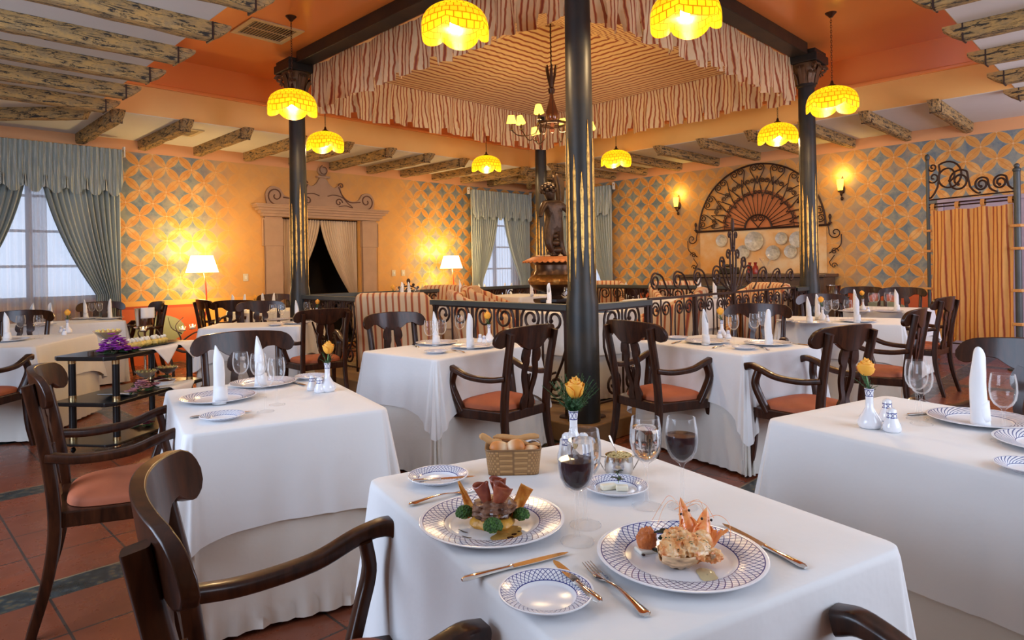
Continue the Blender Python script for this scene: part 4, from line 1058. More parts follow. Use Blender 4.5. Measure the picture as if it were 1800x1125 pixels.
# ================================================================ CHAIRS
def make_chair(label):
    t = thing('dining_chair', label, 'chair')
    # seat frame
    prof = [(-.205, -.245), (.205, -.245), (.265, .16), (.255, .215), (.15, .238), (-.15, .238), (-.255, .215), (-.265, .16)]
    mb = MB(); vs = [(x, y, z) for z in (.385, .445) for x, y in prof]; n = len(prof)
    mb.add(vs, [tuple(range(n-1, -1, -1)), tuple(range(n, 2*n))]+[(i, (i+1) % n, n+(i+1) % n, n+i) for i in range(n)])
    mb.build('seat_frame', 'wood', t, smooth=False, bevel=.006)
    def cush(u, v):
        a = u*2*PI; k = math.sin(v*PI/2); c = math.cos(v*PI/2)
        e = .55; x = math.copysign(abs(math.cos(a))**e, math.cos(a)); y = math.copysign(abs(math.sin(a))**e, math.sin(a))
        w = .195+.055*(y*.5+.5); rr = k**.8
        return (x*w*rr, -.0+y*.212*rr, .447+.052*(max(0, c))**.55)
    mb = MB(); mb.grid(cush, 32, 9, cu=True); mb.build('seat_cushion', 'cushion', t, sub=1)
    for sg in (-1, 1):
        # rear leg runs up into the back post
        P = cr([(sg*.215, -.325, 0), (sg*.207, -.262, .22), (sg*.203, -.238, .42), (sg*.205, -.262, .66), (sg*.212, -.318, .925)], 5)
        MB().sweep(P, rrect(.036, .044, .007, 2), sc=[.85+.25*math.sin(min(1, i/12)*PI/2)*1 if i < 12 else 1.1-.012*(i-12) for i in range(len(P))], up=(0, 1, 0)).build('leg', 'wood', t, angle=50)
        P = cr([(sg*.262, .265, 0), (sg*.245, .225, .18), (sg*.238, .205, .42)], 5)
        MB().sweep(P, rrect(.042, .042, .007, 2), sc=[.72+.028*i for i in range(len(P))], up=(0, 1, 0)).build('leg', 'wood', t, angle=50)
        # armrest with its curved support
        P = cr([(sg*.212, -.262, .655), (sg*.238, -.14, .640), (sg*.262, .02, .650), (sg*.272, .13, .685), (sg*.268, .20, .700), (sg*.262, .245, .690)], 5)
        k = len(P); mb = MB().sweep(P, rrect(.046, .034, .010, 3), sc=[(1.0+.15*max(0, (i-k*.6)/(k*.4)), 1.0+.45*max(0, (i-k*.68)/(k*.32))) for i in range(k)], up=(0, 0, 1))
        P = cr([(sg*.265, .150, .682), (sg*.282, .165, .60), (sg*.270, .140, .52), (sg*.245, .105, .43)], 5)
        mb.sweep(P, rrect(.032, .050, .008, 2), up=(sg*1, 0, 0)); mb.build('armrest', 'wood', t, angle=50)
    # crest rail
    KT = [(0, .968), (.3, .966), (.55, .962), (.78, .955), (.90, .940), (.97, .915), (1.0, .893)]
    KB = [(0, .815), (.18, .817), (.32, .835), (.48, .868), (.62, .872), (.74, .852), (.86, .838), (.95, .846), (1.0, .870)]
    NU = 48
    def cy(x): return -.318+.085*abs(x/.285)**2*.9
    vs = []; fs = []
    for i in range(NU+1):
        tt = -1+2*i/NU; x = tt*.288; zt = lerpk(KT, abs(tt)); zb = lerpk(KB, abs(tt)); y = cy(x); th = .014
        lean = lambda z: -.16*(z-.88)
        vs += [(x, y-th+lean(zb), zb), (x, y+th+lean(zb), zb), (x, y+th+lean((zb+zt)/2), (zb+zt)/2), (x, y+th+lean(zt), zt), (x, y-th+lean(zt), zt), (x, y-th+lean((zb+zt)/2), (zb+zt)/2)]
    for i in range(NU):
        for k in range(6): fs.append((i*6+k, (i+1)*6+k, (i+1)*6+(k+1) % 6, i*6+(k+1) % 6))
    fs += [tuple(range(6)), tuple(NU*6+k for k in range(5, -1, -1))]
    mb = MB().add(vs, fs); mb.build('crest_rail', 'wood', t, angle=35, bevel=.003)
    # pierced vase splat: two lobed strips crossing low down
    mb = MB()
    ks = [(.835, .036, .024), (.80, .048, .034), (.765, .052, .036), (.735, .042, .024), (.70, .050, .020), (.65, .052, .019), (.60, .040, .018), (.565, .026, .018), (.53, .020, .020), (.50, .030, .026), (.478, .034, .030), (.445, .030, .028)]
    for sg in (-1, 1):
        P = []; sc = []
        for (z, cx, w) in ks: P.append((sg*cx, -.300+.145*(.835-z)*1.0+.0*(z), z)); sc.append((w*2, 1))
        PP = cr(P, 3); n = len(PP); s2 = []
        for i in range(n):
            f = i/3; a = int(min(len(sc)-2, f)); s2.append((sc[a][0]+(sc[a+1][0]-sc[a][0])*(f-a), 1))
        mb.sweep(PP, rrect(1, .018, .004, 1), sc=s2, up=(0, 1, 0))
    for sg in (-1, 0, 1): mb.sweep([(sg*.022, -.262, .66), (sg*.010, -.248, .56), (sg*.004, -.240, .50)], rrect(.008, .014, .002, 1), up=(0, 1, 0))
    mb.build('splat', 'wood', t, angle=50)
    t.scale = (1, .92, 1)
    return remember(t)
used = []
def chair(px, py, face, desc, z=.965, base=0.0, back=.265, d=None, grp=None, sc=None):
    """px,py: photo pixel of the middle of the crest top; face: heading in world degrees"""
    c = at(px, py, z+base) if d is None else atd(px, py, d); a = math.radians(face)
    loc = (c.x+back*math.cos(a), c.y+back*math.sin(a), base); rz = a-PI/2
    lab = 'dark wooden armchair, '+desc
    if not used: r = make_chair(lab); r.location = loc; r.rotation_euler = (0, 0, rz); used.append(r)
    else: r = dup(used[0], loc, rz, lab)
    if grp: r['group'] = grp
    return r

# ================================================================ TABLES
def table(c, L, Wd, ang, desc, base=0.0, drop=.36, round_=False, seed=0, cornerdrop=.12, skirt=True):
    """L along local x, Wd along local y"""
    a = math.radians(ang); z0 = base; tz = TZ-.006
    t = thing('dining_table', 'table under white linen, '+desc, 'table', (c[0], c[1], z0), a)
    if round_:
        MB().lathe([(.001, .715), (L/2-.02, .715), (L/2-.02, .745), (.001, .745)], 40).build('tabletop', 'wood', t)
        MB().lathe([(.001, 0), (.25, 0), (.05, .05), (.04, .7), (.001, .715)], 16).build('pedestal', 'wood', t)
    else:
        MB().box((0, 0, .73), (L-.03, Wd-.03, .03)).build('tabletop', 'wood', t, smooth=False)
        for sx in (-1, 1):
            for sy in (-1, 1): MB().box((sx*(L/2-.08), sy*(Wd/2-.08), .357), (.05, .05, .715)).build('leg', 'wood', t, smooth=False)
    rc = .035
    def outline(u):
        if round_: an = u*2*PI; return (L/2*math.cos(an), L/2*math.sin(an)), (math.cos(an), math.sin(an)), 0.0
        hx, hy = L/2-rc, Wd/2-rc; arc = rc*PI/2; segs = [(2*hy, 0), (arc, 1), (2*hx, 2), (arc, 3), (2*hy, 4), (arc, 5), (2*hx, 6), (arc, 7)]
        tot = sum(s_[0] for s_ in segs)
        # corners get extra samples
        wts = [1, .55, 1, .55, 1, .55, 1, .55]; lens = [max(s_[0], 1e-6) if i % 2 == 0 else .42 for i, s_ in enumerate(segs)]; T = sum(lens); x = u*T; i = 0
        while i < 7 and x > lens[i]: x -= lens[i]; i += 1
        k = x/lens[i]
        cs = [(1, 1), (-1, 1), (-1, -1), (1, -1)]
        if i == 0: p = (L/2, -hy+2*hy*k); nn = (1, 0)
        elif i == 2: p = (hx-2*hx*k, Wd/2); nn = (0, 1)
        elif i == 4: p = (-L/2, hy-2*hy*k); nn = (-1, 0)
        elif i == 6: p = (-hx+2*hx*k, -Wd/2); nn = (0, -1)
        else:
            q = {1: (hx, hy, 0), 3: (-hx, hy, 90), 5: (-hx, -hy, 180), 7: (hx, -hy, 270)}[i]; an = math.radians(q[2]+90*k)
            p = (q[0]+rc*math.cos(an), q[1]+rc*math.sin(an)); nn = (math.cos(an), math.sin(an))
        # nearness to a corner 0..1
        if i % 2: cc = 1-abs(k-.5)*.9
        else:
            dd = min(k, 1-k)*lens[i]; cc = .5*math.exp(-dd/.075)
        return p, nn, cc
    rnd = random.Random(seed); f1, f2, f3 = rnd.uniform(0, 6), rnd.uniform(0, 6), rnd.uniform(7, 10)
    def hang(name, dr, cdr, amp, flare, zt, inset, mat, lab, cat, full=False):
        NU = 168; rings = []; vs = []; fs = []
        prof = [(.0, 0), ]
        lv = [0, .012, .035, .10, .2, .32, .45, .58, .70, .80, .88, .94, .985, 1.0]
        for j, k in enumerate(lv):
            for i in range(NU):
                p, nn, cc = outline(i/NU); D_ = dr+cdr*cc; u_ = (i/NU*4) % 1
                s_ = i/NU*2*PI
                wave_ = (math.sin(s_*f3+f1)*.4+abs(math.sin(s_*8.5+f2))*.55-.3+math.sin(s_*31+f1*2)*.16+.5*math.exp(-((u_-.5)/.012)**2))
                off = -inset+.004+amp*wave_*k+flare*k*(.35+cc*1.5)
                if cc > .3: off += .03*k*math.sin(cc*22+f1)*(cc-.3)
                if full and k > .9: off += .01*math.sin(s_*60)
                z = zt-D_*k
                if full: z = max(.012, z)
                if j == 0: off = -inset-.004; z = zt
                if j == 1: off = -inset+.002; z = zt-.003
                vs.append((p[0]+nn[0]*off, p[1]+nn[1]*off, z))
        for j in range(len(lv)-1):
            for i in range(NU): fs.append((j*NU+i, (j+1)*NU+i, (j+1)*NU+(i+1) % NU, j*NU+(i+1) % NU))
        # top as inner rings
        base_n = len(vs)
        last = 0
        for q in (.9, .6, .3):
            st = len(vs)
            for i in range(NU): x, y, _ = vs[i]; vs.append((x*q, y*q, zt+.0006))
            for i in range(NU): fs.append((last+i, last+(i+1) % NU, st+(i+1) % NU, st+i))
            last = st
        vs.append((0, 0, zt+.0006)); cn = len(vs)-1
        for i in range(NU): fs.append((last+i, last+(i+1) % NU, cn))
        mb = MB().add(vs, fs)
        o = mb.build(name, mat, loc=(c[0], c[1], z0), rot=a, angle=60); tag(o, lab, cat); return o
    hang('tablecloth', drop, cornerdrop, .016, .045, TZ, .0, 'white_cloth', 'white tablecloth draped over '+desc, 'tablecloth')
    if skirt: hang('under_cloth', .735, 0, .015, .016, TZ-.006, .006, 'skirt', 'ivory floor-length under cloth of '+desc, 'under cloth', True)
    return t

# ================================================================ TABLEWARE PROTOTYPES
class Proto:
    def __init__(s, fn): s.fn = fn; s.o = None
    def put(s, loc, rz, label, cat=None, group=None, scale=None):
        if s.o is None:
            s.o = s.fn(); o = s.o; o.location = loc; o.rotation_euler = (0, 0, rz); o['label'] = label
            if scale: o.scale = (scale,)*3
            remember(o)
            if group: o['group'] = group
            return o
        r = dup(s.o, loc, rz, label, group); r.scale = (scale or 1,)*3
        return r
def P_obj(name, mb, mat, cat, **k): o = mb.build(name, mat, **k); o['category'] = cat; return o
def plate_fn(name, R, mat, cat='plate', depth=1.0):
    def f():
        k = R/.155
        prof = [(.001, .004), (.086*k, .004), (.094*k, .006*depth), (.103*k, .0115*depth), (.128*k, .0150*depth), (.148*k, .0190*depth), (.153*k, .0200*depth), (.1555*k, .0192*depth), (.1545*k, .0172*depth), (.128*k, .0105*depth), (.10*k, .004), (.088*k, .0005), (.001, .0005)]
        return P_obj(name, MB().lathe(prof, 72), mat, cat, angle=60)
    return f
BIG = Proto(plate_fn('dinner_plate', .157, 'plate_big')); SMALL = Proto(plate_fn('side_plate', .080, 'plate_small'))
CHG = Proto(plate_fn('charger_plate', .157, 'charger')); CHS = Proto(plate_fn('bread_plate', .081, 'charger_small'))
GPROF = [(.001, .0015), (.034, .0015), (.0345, .003), (.012, .006), (.0055, .012), (.0040, .03), (.0036, .075), (.0048, .098), (.010, .104), (.024, .114), (.0335, .132), (.0372, .155), (.0362, .180), (.0318, .208)]
def glass_fn():
    t = thing('wine_glass', '', 'wine glass')
    pr = GPROF+[(.0310, .208), (.0352, .180), (.0362, .155), (.0325, .133), (.023, .116), (.009, .107), (.001, .105)]
    MB().lathe(pr[4:9]+[(.001, .1045)], 24).build('stem', 'glass', t, angle=60)
    MB().lathe(pr[:5], 28).build('foot', 'glass_foot', t, angle=60)
    MB().lathe([(.0338, .0008), (.0350, .0016), (.0347, .0032), (.0335, .0030), (.0338, .0008)], 28).build('foot_rim', 'glass', t)
    MB().lathe(pr[8:], 28).build('bowl', 'glass', t, angle=60)
    MB().lathe([(.0313, .2075), (.0321, .2080), (.0318, .2090), (.0311, .2085), (.0313, .2075)], 28).build('rim', 'glass', t)
    return t
def wine_fn():
    t = glass_fn(); t.name = 'red_wine_glass'; t['category'] = 'wine glass'
    MB().lathe([(.001, .1065), (.0085, .1080), (.0225, .1170), (.0320, .1340), (.0357, .155), (.0352, .1685), (.001, .1690)], 28).build('red_wine', 'wine', t, angle=60); return t
def water_fn():
    t = glass_fn(); t.name = 'water_glass'; t['category'] = 'water glass'
    MB().lathe([(.001, .1065), (.0085, .1080), (.0225, .1170), (.0320, .1340), (.0357, .155), (.0352, .178), (.0340, .1850), (.001, .1852)], 28).build('water', 'water', t, angle=60); return t
GLS = Proto(glass_fn); WINE = Proto(wine_fn); WATER = Proto(water_fn)
def napkin_fn(seed=1):
    def f():
        def fn(u, v):
            a = u*2*PI*1.55; r = .0215+.0022*u+.009*(1-v)**4*(.6+.4*math.sin(a+.5))+.0011*math.sin(a*3+v*6)
            top = .202+.048*math.cos(a-1.0)+.006*math.cos(a*2)
            rt = r*(1-.22*max(0, v-.75)/.25)*(.93+.07*math.cos(a-1.0))
            z = top*v
            return (rt*math.cos(a)+.010*math.sin(v*2.2+seed)*v, rt*math.sin(a), z)
        mb = MB(); mb.grid(fn, 56, 18)
        mb.grid(lambda u, v: ((.0255+.004*(1-v))*math.cos(u*3.9+.4), (.0255+.004*(1-v))*math.sin(u*3.9+.4), .004+.062*v+.010*math.sin(u*3)), 24, 3)
        return P_obj('folded_napkin', mb, 'napkin', 'napkin', solid=.0016, angle=70)
    return f
NAP = Proto(napkin_fn())
VASEP = [(.001, .001), (.030, .001), (.036, .006), (.0385, .018), (.034, .034), (.022, .052), (.0125, .070), (.0115, .095), (.0125, .115), (.0145, .130), (.0150, .1335), (.0125, .1335), (.0100, .118), (.009, .10), (.001, .095)]
def rose_fn():
    t = thing('bud_vase', '', 'bud vase')
    MB().lathe(VASEP, 32).build('vase_body', 'vase', t, angle=60)
    r = thing('rose', '', 'flower'); del r['category']; r.parent = t; r.name = 'rose'
    return t
def make_rose(parent, big=1.0, seed=2, fern=30, cx=.012, cz=.195, rs=.022):
    rnd = random.Random(seed); mb = MB()
    for i in range(15):
        a = i*2.399; layer = i/15; R = rs*(.28+.80*layer); h = rs*(2.75-1.05*layer)
        w = 1.15+.5*layer
        def fn(u, v, a=a, R=R, h=h, w=w, l=layer):
            an = a+(u-.5)*w*1.9; e = math.sin(u*PI)**.5
            rr = R*(.50+.62*math.sin(v*2.1)**1.0)*(1+.0*v)+(.20*R*max(0, v-.78)*5*l)
            return (cx+rr*math.cos(an), rr*math.sin(an), cz-rs*.9+h*v*(.60+.40*e))
        mb.grid(fn, 8, 8)
    mb.build('rose_bloom', 'rose', parent, solid=.0008, angle=70)
    mb = MB(); mb.tube(cr([(0, 0, .10), (.003, 0, .14), (cx, 0, cz-rs*.9)], 5), .0022, 6)
    for k in range(4):
        a = k*PI/2+.3
        mb.grid(lambda u, v, a=a: (cx+(.004+rs*.85*v)*math.cos(a)+(u-.5)*.011*math.sin(v*PI)*-math.sin(a), (.004+rs*.85*v)*math.sin(a)+(u-.5)*.011*math.sin(v*PI)*math.cos(a), cz-rs*.95+.020*v), 2, 4)
    mb.build('stem', 'stem', parent)
    mb = MB()
    for k in range(fern):
        a = rnd.uniform(0, 2*PI); L = rnd.uniform(.05, .085)*big*(1 if math.cos(a-PI/4) > -.25 else .5); up = rnd.uniform(.7, 3.0); b = Vector((0, 0, .125)); d = Vector((math.cos(a), math.sin(a), up)).normalized()
        P = [b+d*L*(i/5)+Vector((0, 0, -.006*(i/5)**2)) for i in range(6)]; mb.tube(P, .0007, 4, caps=False)
        for i in range(1, 6):
            for q in range(4):
                s_ = d.cross(Vector((math.cos(q*1.7+i), math.sin(q*1.7+i), .2))).normalized(); l = .013*big*(1.15-i/7)
                e = P[i]+(s_+d*.9).normalized()*l; wv = d.cross(s_)*.0011
                mb.add([P[i]-wv, P[i]+wv, e], [(0, 1, 2)])
    mb.build('fern', 'fern', parent, smooth=False)
def vase_fn():
    t = thing('bud_vase', '', 'bud vase')
    MB().lathe(VASEP, 32).build('vase_body', 'vase', t, angle=60)
    make_rose(t, .8, 5, 16); return t
VASE = Proto(vase_fn)
def shaker_fn():
    t = thing('shaker', '', 'shaker')
    MB().lathe([(.001, .001), (.020, .001), (.0235, .006), (.0225, .018), (.0155, .034), (.0130, .040), (.0130, .052), (.0125, .054), (.001, .054)], 24).build('body', 'shaker', t, angle=60)
    mb = MB().lathe([(.0125, .054), (.0115, .060), (.007, .0645), (.001, .0655)], 20)
    mb.build('dome_cap', 'porcelain', t)
    return t
SHK = Proto(shaker_fn)
def knife_mb(L=.225):
    mb = MB(); h = L*.45
    P = [(-L/2, 0, .004), (-L/2+.008, 0, .005), (-L/2+.03, 0, .0055), (-L/2+h*.6, 0, .005), (-L/2+h*.93, 0, .0045), (-L/2+h, 0, .0045)]
    sc = [(.5, .6), (1.0, 1), (.92, 1), (.68, .9), (.62, .8), (.85, 1)]
    mb.sweep(P, [(math.cos(k*PI/4)*.0095, math.sin(k*PI/4)*.0038) for k in range(8)], sc=sc)
    n = 10; vs = []
    for i in range(n+1):
        x = -L/2+h+(L-h)*i/n; k = i/n; w0 = -.0075-.003*math.sin(k*PI*.9); w1 = .0062*(1-k**3)
        if i == n: w0 = w1 = -.003
        vs += [(x, w0 if i < n else -.004, .0046), (x, w1, .0046), (x, w0 if i < n else -.004, .0058), (x, w1, .0058)]
    fs = []
    for i in range(n):
        a = i*4; b = a+4; fs += [(a, b, b+1, a+1), (a+2, a+3, b+3, b+2), (a, a+2, b+2, b), (a+1, b+1, b+3, a+3)]
    mb.add(vs, fs); return mb
def knife_fn(L=.225):
    def f():
        o = knife_mb(L).build('table_knife', 'cutlery', angle=45); o['category'] = 'knife'; return o
    return f
KNF = Proto(knife_fn()); BKN = Proto(knife_fn(.165))
def fork_fn():
    L = .20; mb = MB()
    P = cr([(-L/2, 0, .004), (-L/2+.012, 0, .006), (-L/2+.05, 0, .009), (-.01, 0, .010), (.02, 0, .006), (.035, 0, .005), (.055, 0, .0045)], 4)
    k = len(P); sc = [lerpk([(0, (.55, .7)), (.1, (1.15, 1)), (.35, (.6, 1)), (.6, (.35, 1)), (.72, (.45, 1)), (.85, (1.15, .9)), (1, (1.25, .8))], i/(k-1)) for i in range(k)]
    mb.sweep(P, [(math.cos(q*PI/4)*.0095, math.sin(q*PI/4)*.0018) for q in range(8)], sc=sc)
    for i in range(4):
        y = (i-1.5)*.0062; mb.sweep([(.050, y, .0045), (.075, y*.96, .005), (.100, y*.9, .0085)], rrect(.0030, .0018, .0006, 1), sc=[1, .9, .5])
    o = mb.build('table_fork', 'cutlery', angle=50); o['category'] = 'fork'; return o
FRK = Proto(fork_fn)
def cut(proto, p0, p1, label, z=TZ, dz=0.0):
    """handle end pixel p0, tip pixel p1"""
    a = at(*p0, z); b = at(*p1, z); m = (a+b)/2; d = b-a
    return proto.put((m.x, m.y, z+dz), math.atan2(d.y, d.x), label)

# ================================================================ PLACE TABLES
DT = {
 1: 'the foreground table', 2: 'the table beside the trolley',
 3: 'the middle left table', 4: 'the middle right table',
 5: 'the right edge table', 6: 'the table behind the middle right one',
 7: 'the small table before the right wall', 8: 'the table before the left column',
 9: 'the left edge table', 10: 'the long table under the left window',
 11: 'the table below the left floor lamp', 12: 'the table left of the doorway',
 13: 'the round table behind the front column', 14: 'the pavilion table by the left railing',
 15: 'the pavilion table before the urn', 16: 'the pavilion table behind the gate',
 17: 'the far table left of the urn', 18: 'the table before the far right window', 19: 'the back table by the far floor lamp',
}
table((1.208, .948), .77, .985, -15, DT[1], drop=.46, cornerdrop=.14, seed=1)
table((1.276, 2.82), .74, 1.02, -14, DT[2], drop=.36, seed=2, cornerdrop=.06)
table((3.006, 3.608), 1.04, .75, 4, DT[3], drop=.33, seed=3, cornerdrop=.16)
table((4.346, 2.226), .75, 1.0, -14.5, DT[4], drop=.33, seed=4, cornerdrop=.22)
table((2.543, .42), .75, 1.06, -14.5, DT[5], drop=.40, seed=5, cornerdrop=.05)
table((6.75, 2.25), .76, 1.06, 15, DT[6], drop=.33, seed=6)
table((8.62, 2.35), .8, .8, 0, DT[7], drop=.30, seed=7)
table((3.02, 6.88), 1.0, .70, -37, DT[8], drop=.33, seed=8)
table((.98, 7.05), 1.15, .78, 56, DT[9], drop=.33, seed=9)
table((1.35, 9.32), 1.9, .74, 0, DT[10], drop=.33, seed=10)
table((4.35, 9.35), 1.1, .75, 0, DT[11], drop=.30, seed=11)
c13 = at(1018, 545, .91)
table((c13.x, c13.y), 1.05, 1.05, 45, DT[13], base=PZ, drop=.36, round_=True, seed=13)
table((5.05, 6.85), .95, .8, 0, DT[14], base=PZ, drop=.34, seed=14)
table((7.0, 6.85), .9, .9, 0, DT[15], base=PZ, drop=.34, seed=15)
table((7.05, 4.25), 1.0, .85, 0, DT[16], base=PZ, drop=.34, seed=16)
table((9.75, 9.55), .9, .75, 0, DT[17], drop=.34, seed=17)
table((10.25, 7.8), .9, 1.2, 0, DT[18], drop=.34, seed=18)
table((8.85, 9.6), .7, .7, 0, DT[19], drop=.34, seed=19)

# ---------------------------------------------------------------- chairs
chair(290, 836, -20, 'its back in the lower left corner', d=1.15, back=.265)
chair(66, 645, -15, 'left of the table beside the black trolley', back=.285)
chair(426, 583, 256, 'at the far end of the table beside the black trolley')
chair(571, 541, 80, 'seen from behind in front of the left column', d=6.2)
chair(690, 549, 264, 'beyond the middle left table, against the railing')
chair(932, 571, 94, 'seen from behind left of the front column base')
chair(1121, 562, -14, 'seen from behind right of the front column base', back=.20)
chair(1490, 570, 76, 'seen from behind at the near end of the middle right table')
chair(1614, 541, 92, 'seen from behind, second from the striped screen')
chair(1664, 521, 84, 'seen from behind just in front of the striped screen')
chair(1815, 597, 166, 'cut off by the right edge of the photo', z=.965)
c12 = chair(0, 0, 76, 'only its arm showing at the bottom right corner', d=1.0); c12.location = (.906, .262, 0)
chair(411, 523, 60, 'seen from behind right of the twig candle stand', z=.985, d=8.5)
chair(458, 530, 250, 'facing the camera behind the table in front of the left column', d=8.1)
chair(355, 521, 0, 'side-on below the left wall lamp, behind the twig candle stand', d=8.9)
chair(279, 531, 178, 'side-on beside the champagne bucket', d=8.5)
chair(43, 546, 240, 'behind the left edge table', d=6.85)
chair(176, 528, 270, 'facing the camera before the left drape', d=8.75)
c19 = chair(0, 0, 56, 'cut off by the left edge of the photo', d=1.0); c19.location = (.60, 6.22, 0)
chair(1333, 536, 195, 'facing left behind the middle right table', d=5.85)
chair(1443, 519, 215, 'facing left in front of the right column', d=7.5)
chair(1516, 496, 190, 'against the right wall, the left one of two', d=9.45)
chair(1586, 497, 190, 'against the right wall, the right one nearest the screen', d=8.95)
chair(1112, 495, 60, 'seen from behind far away right of the front column', d=10.9)
chair(1167, 496, 215, 'half hidden beside a striped armchair near the far right wall', d=11.4)
chair(795, 502, 250, 'far back in front of the second wall lamp', d=11.6)
chair(872, 498, 95, 'far back between the far curtains and the railing', d=12.0)
chair(921, 500, 95, 'far back left of the urn', d=12.2)
chair(482, 519, 260, 'facing the camera left of the carved doorway', d=10.6)

# striped armchairs ------------------------------------------------
def arm_fn():
    t = thing('striped_armchair', '', 'armchair')
    # U shell : u 0..1 from right arm front round the back to left arm front
    L = 1.9
    def path(u):
        s_ = (u-.5)*L
        if abs(s_) < .30: return (s_, -.36+.02*(s_/.3)**2), (0, -1)
        sg = 1 if s_ > 0 else -1; e = abs(s_)-.30
        if e < .14: a = e/.14*PI/2; return (sg*(.30+.07*math.sin(a)), -.34+.09*(1-math.cos(a))), (sg*math.sin(a), -math.cos(a))
        return (sg*.37, -.25+(e-.14)), (sg, 0)
    def top(u):
        e = abs(u-.5)*2; return .90-.02*e if e < .38 else .90-.32*((e-.38)/.62)**.7
    def fn(u, v):
        (x, y), n = path(u); h = top(u)
        if v < .42: z = .14+(h-.14)*(v/.42); o = .05
        elif v < .58: a = (v-.42)/.16*PI; z = h+.04*math.sin(a); o = .05*math.cos(a)
        else: z = h-(h-.30)*((v-.58)/.42); o = -.05
        lean = -.16*max(0, z-.4)*(1 if abs(u-.5) < .25 else .4)
        return (x+n[0]*o, y+n[1]*o+lean, z)
    mb = MB(); mb.grid(fn, 60, 24)
    for k, f in enumerate(mb.f):
        mb.uv[k] = [(u*L, v) for u, v in mb.uv[k]]
    mb.build('backrest', 'armchair', t, angle=70)
    def seat(u, v):
        a = u*2*PI; c = math.cos(v*PI-PI/2); e = .35
        x = math.copysign(abs(math.cos(a))**e, math.cos(a))*.315; y = math.copysign(abs(math.sin(a))**e, math.sin(a))*.34+.02
        return (x*c**.25 if c > 0 else 0, y*c**.25 if c > 0 else 0.02, .33+.12*math.sin(v*PI-PI/2))
    mb = MB(); mb.grid(seat, 32, 12, cu=True)
    mb.uv = [[(mb.v[i][0], 0) for i in f] for f in mb.f]; mb.build('seat', 'armchair', t, angle=70)
    for sx in (-1, 1):
        for sy in (-.33, .33): MB().sweep([(sx*.32, sy, .24), (sx*.33, sy*1.02, 0)], rrect(.05, .05), sc=[1, .7], up=(0, 1, 0)).build('leg', 'wood', t)
    return t
ARM = Proto(arm_fn)
def armchair(px, d, face, label, base=PZ):
    q = atd(px, 500, d); a = math.radians(face); ARM.put((q.x, q.y, base), a-PI/2, 'striped upholstered tub armchair '+label)
armchair(706, 7.25, 40, 'seen from behind left of the iron railing')
armchair(756, 9.3, 200, 'facing the camera behind the left railing')
armchair(862, 7.3, -35, 'seen from the side behind the front left railing')
armchair(885, 8.9, -50, 'seen side-on in front of the far railing')
armchair(1052, 10.3, 215, 'showing just right of the front column')
armchair(1205, 9.4, 235, 'behind the left scrolls of the iron gate')
armchair(1160, 6.9, 120, 'right behind the short railing')
armchair(1300, 8.0, 150, 'behind the gate finial')

# ================================================================ PLACE SETTINGS
def on(px, py, z=TZ): p = at(px, py, z); return (p.x, p.y, z)
# table 2
t2 = DT[2]
CHG.put(on(384, 703), 0, 'blue-rimmed charger plate, front left on '+t2); CHG.put(on(463, 677), 1, 'blue-rimmed charger plate, rear one on '+t2)
NAP.put(on(388, 709, TZ+.0045), 2.2, 'standing white napkin on the front charger of '+t2); NAP.put(on(459, 681, TZ+.0045), 1.6, 'standing white napkin on the rear charger of '+t2)
CHS.put(on(391, 737), 0, 'small bread plate at the front edge of '+t2); CHS.put(on(547, 666), 0, 'small bread plate at the far side of '+t2)
cut(KNF, (331, 736), (446, 724), 'knife behind the front bread plate on '+t2); cut(KNF, (540, 680), (500, 669), 'knife right of the rear charger on '+t2)
for (x, y, l) in ((424, 696, 'leftmost of four glasses'), (455, 700, 'second from the left'), (467, 724, 'nearest of four glasses'), (487, 712, 'rightmost of four glasses')):
    GLS.put(on(x, y), 0, 'empty wine glass, %s on %s' % (l, t2), scale=.95)
VASE.put(on(576, 688), .5, 'white bud vase with one yellow rose on '+t2)
SHK.put(on(549, 686), 0, 'porcelain shaker, left of the pair on '+t2, scale=1.1); SHK.put(on(562, 690), 0, 'porcelain shaker, right of the pair on '+t2, scale=1.1)
# table 3
t3 = DT[3]
CHG.put(on(768, 605), 0, 'charger plate, left of the two on '+t3); CHG.put(on(832, 611), 0, 'charger plate, right of the two on '+t3)
NAP.put(on(767, 607, TZ+.0045), 1.4, 'standing white napkin, left of the two on '+t3); NAP.put(on(827, 613, TZ+.0045), 2.8, 'standing white napkin, right of the two on '+t3)
CHS.put(on(767, 621), 0, 'small bread plate at the front of '+t3)
for (x, y, l) in ((755, 617, 'leftmost of three glasses'), (776, 614, 'middle of three glasses'), (809, 603, 'right, before the napkin')): GLS.put(on(x, y), 0, 'empty wine glass, %s on %s' % (l, t3))
VASE.put(on(860, 601), 2.0, 'white bud vase with a yellow rose and greens on '+t3)
SHK.put(on(844, 602), 0, 'porcelain shaker, left of the pair on '+t3); SHK.put(on(851, 605), 0, 'porcelain shaker, right of the pair on '+t3)
cut(FRK, (822, 622), (790, 615), 'fork between plates on '+t3); cut(KNF, (887, 613), (858, 606), 'knife at the right of '+t3); cut(KNF, (738, 613), (722, 605), 'knife at the left of '+t3)
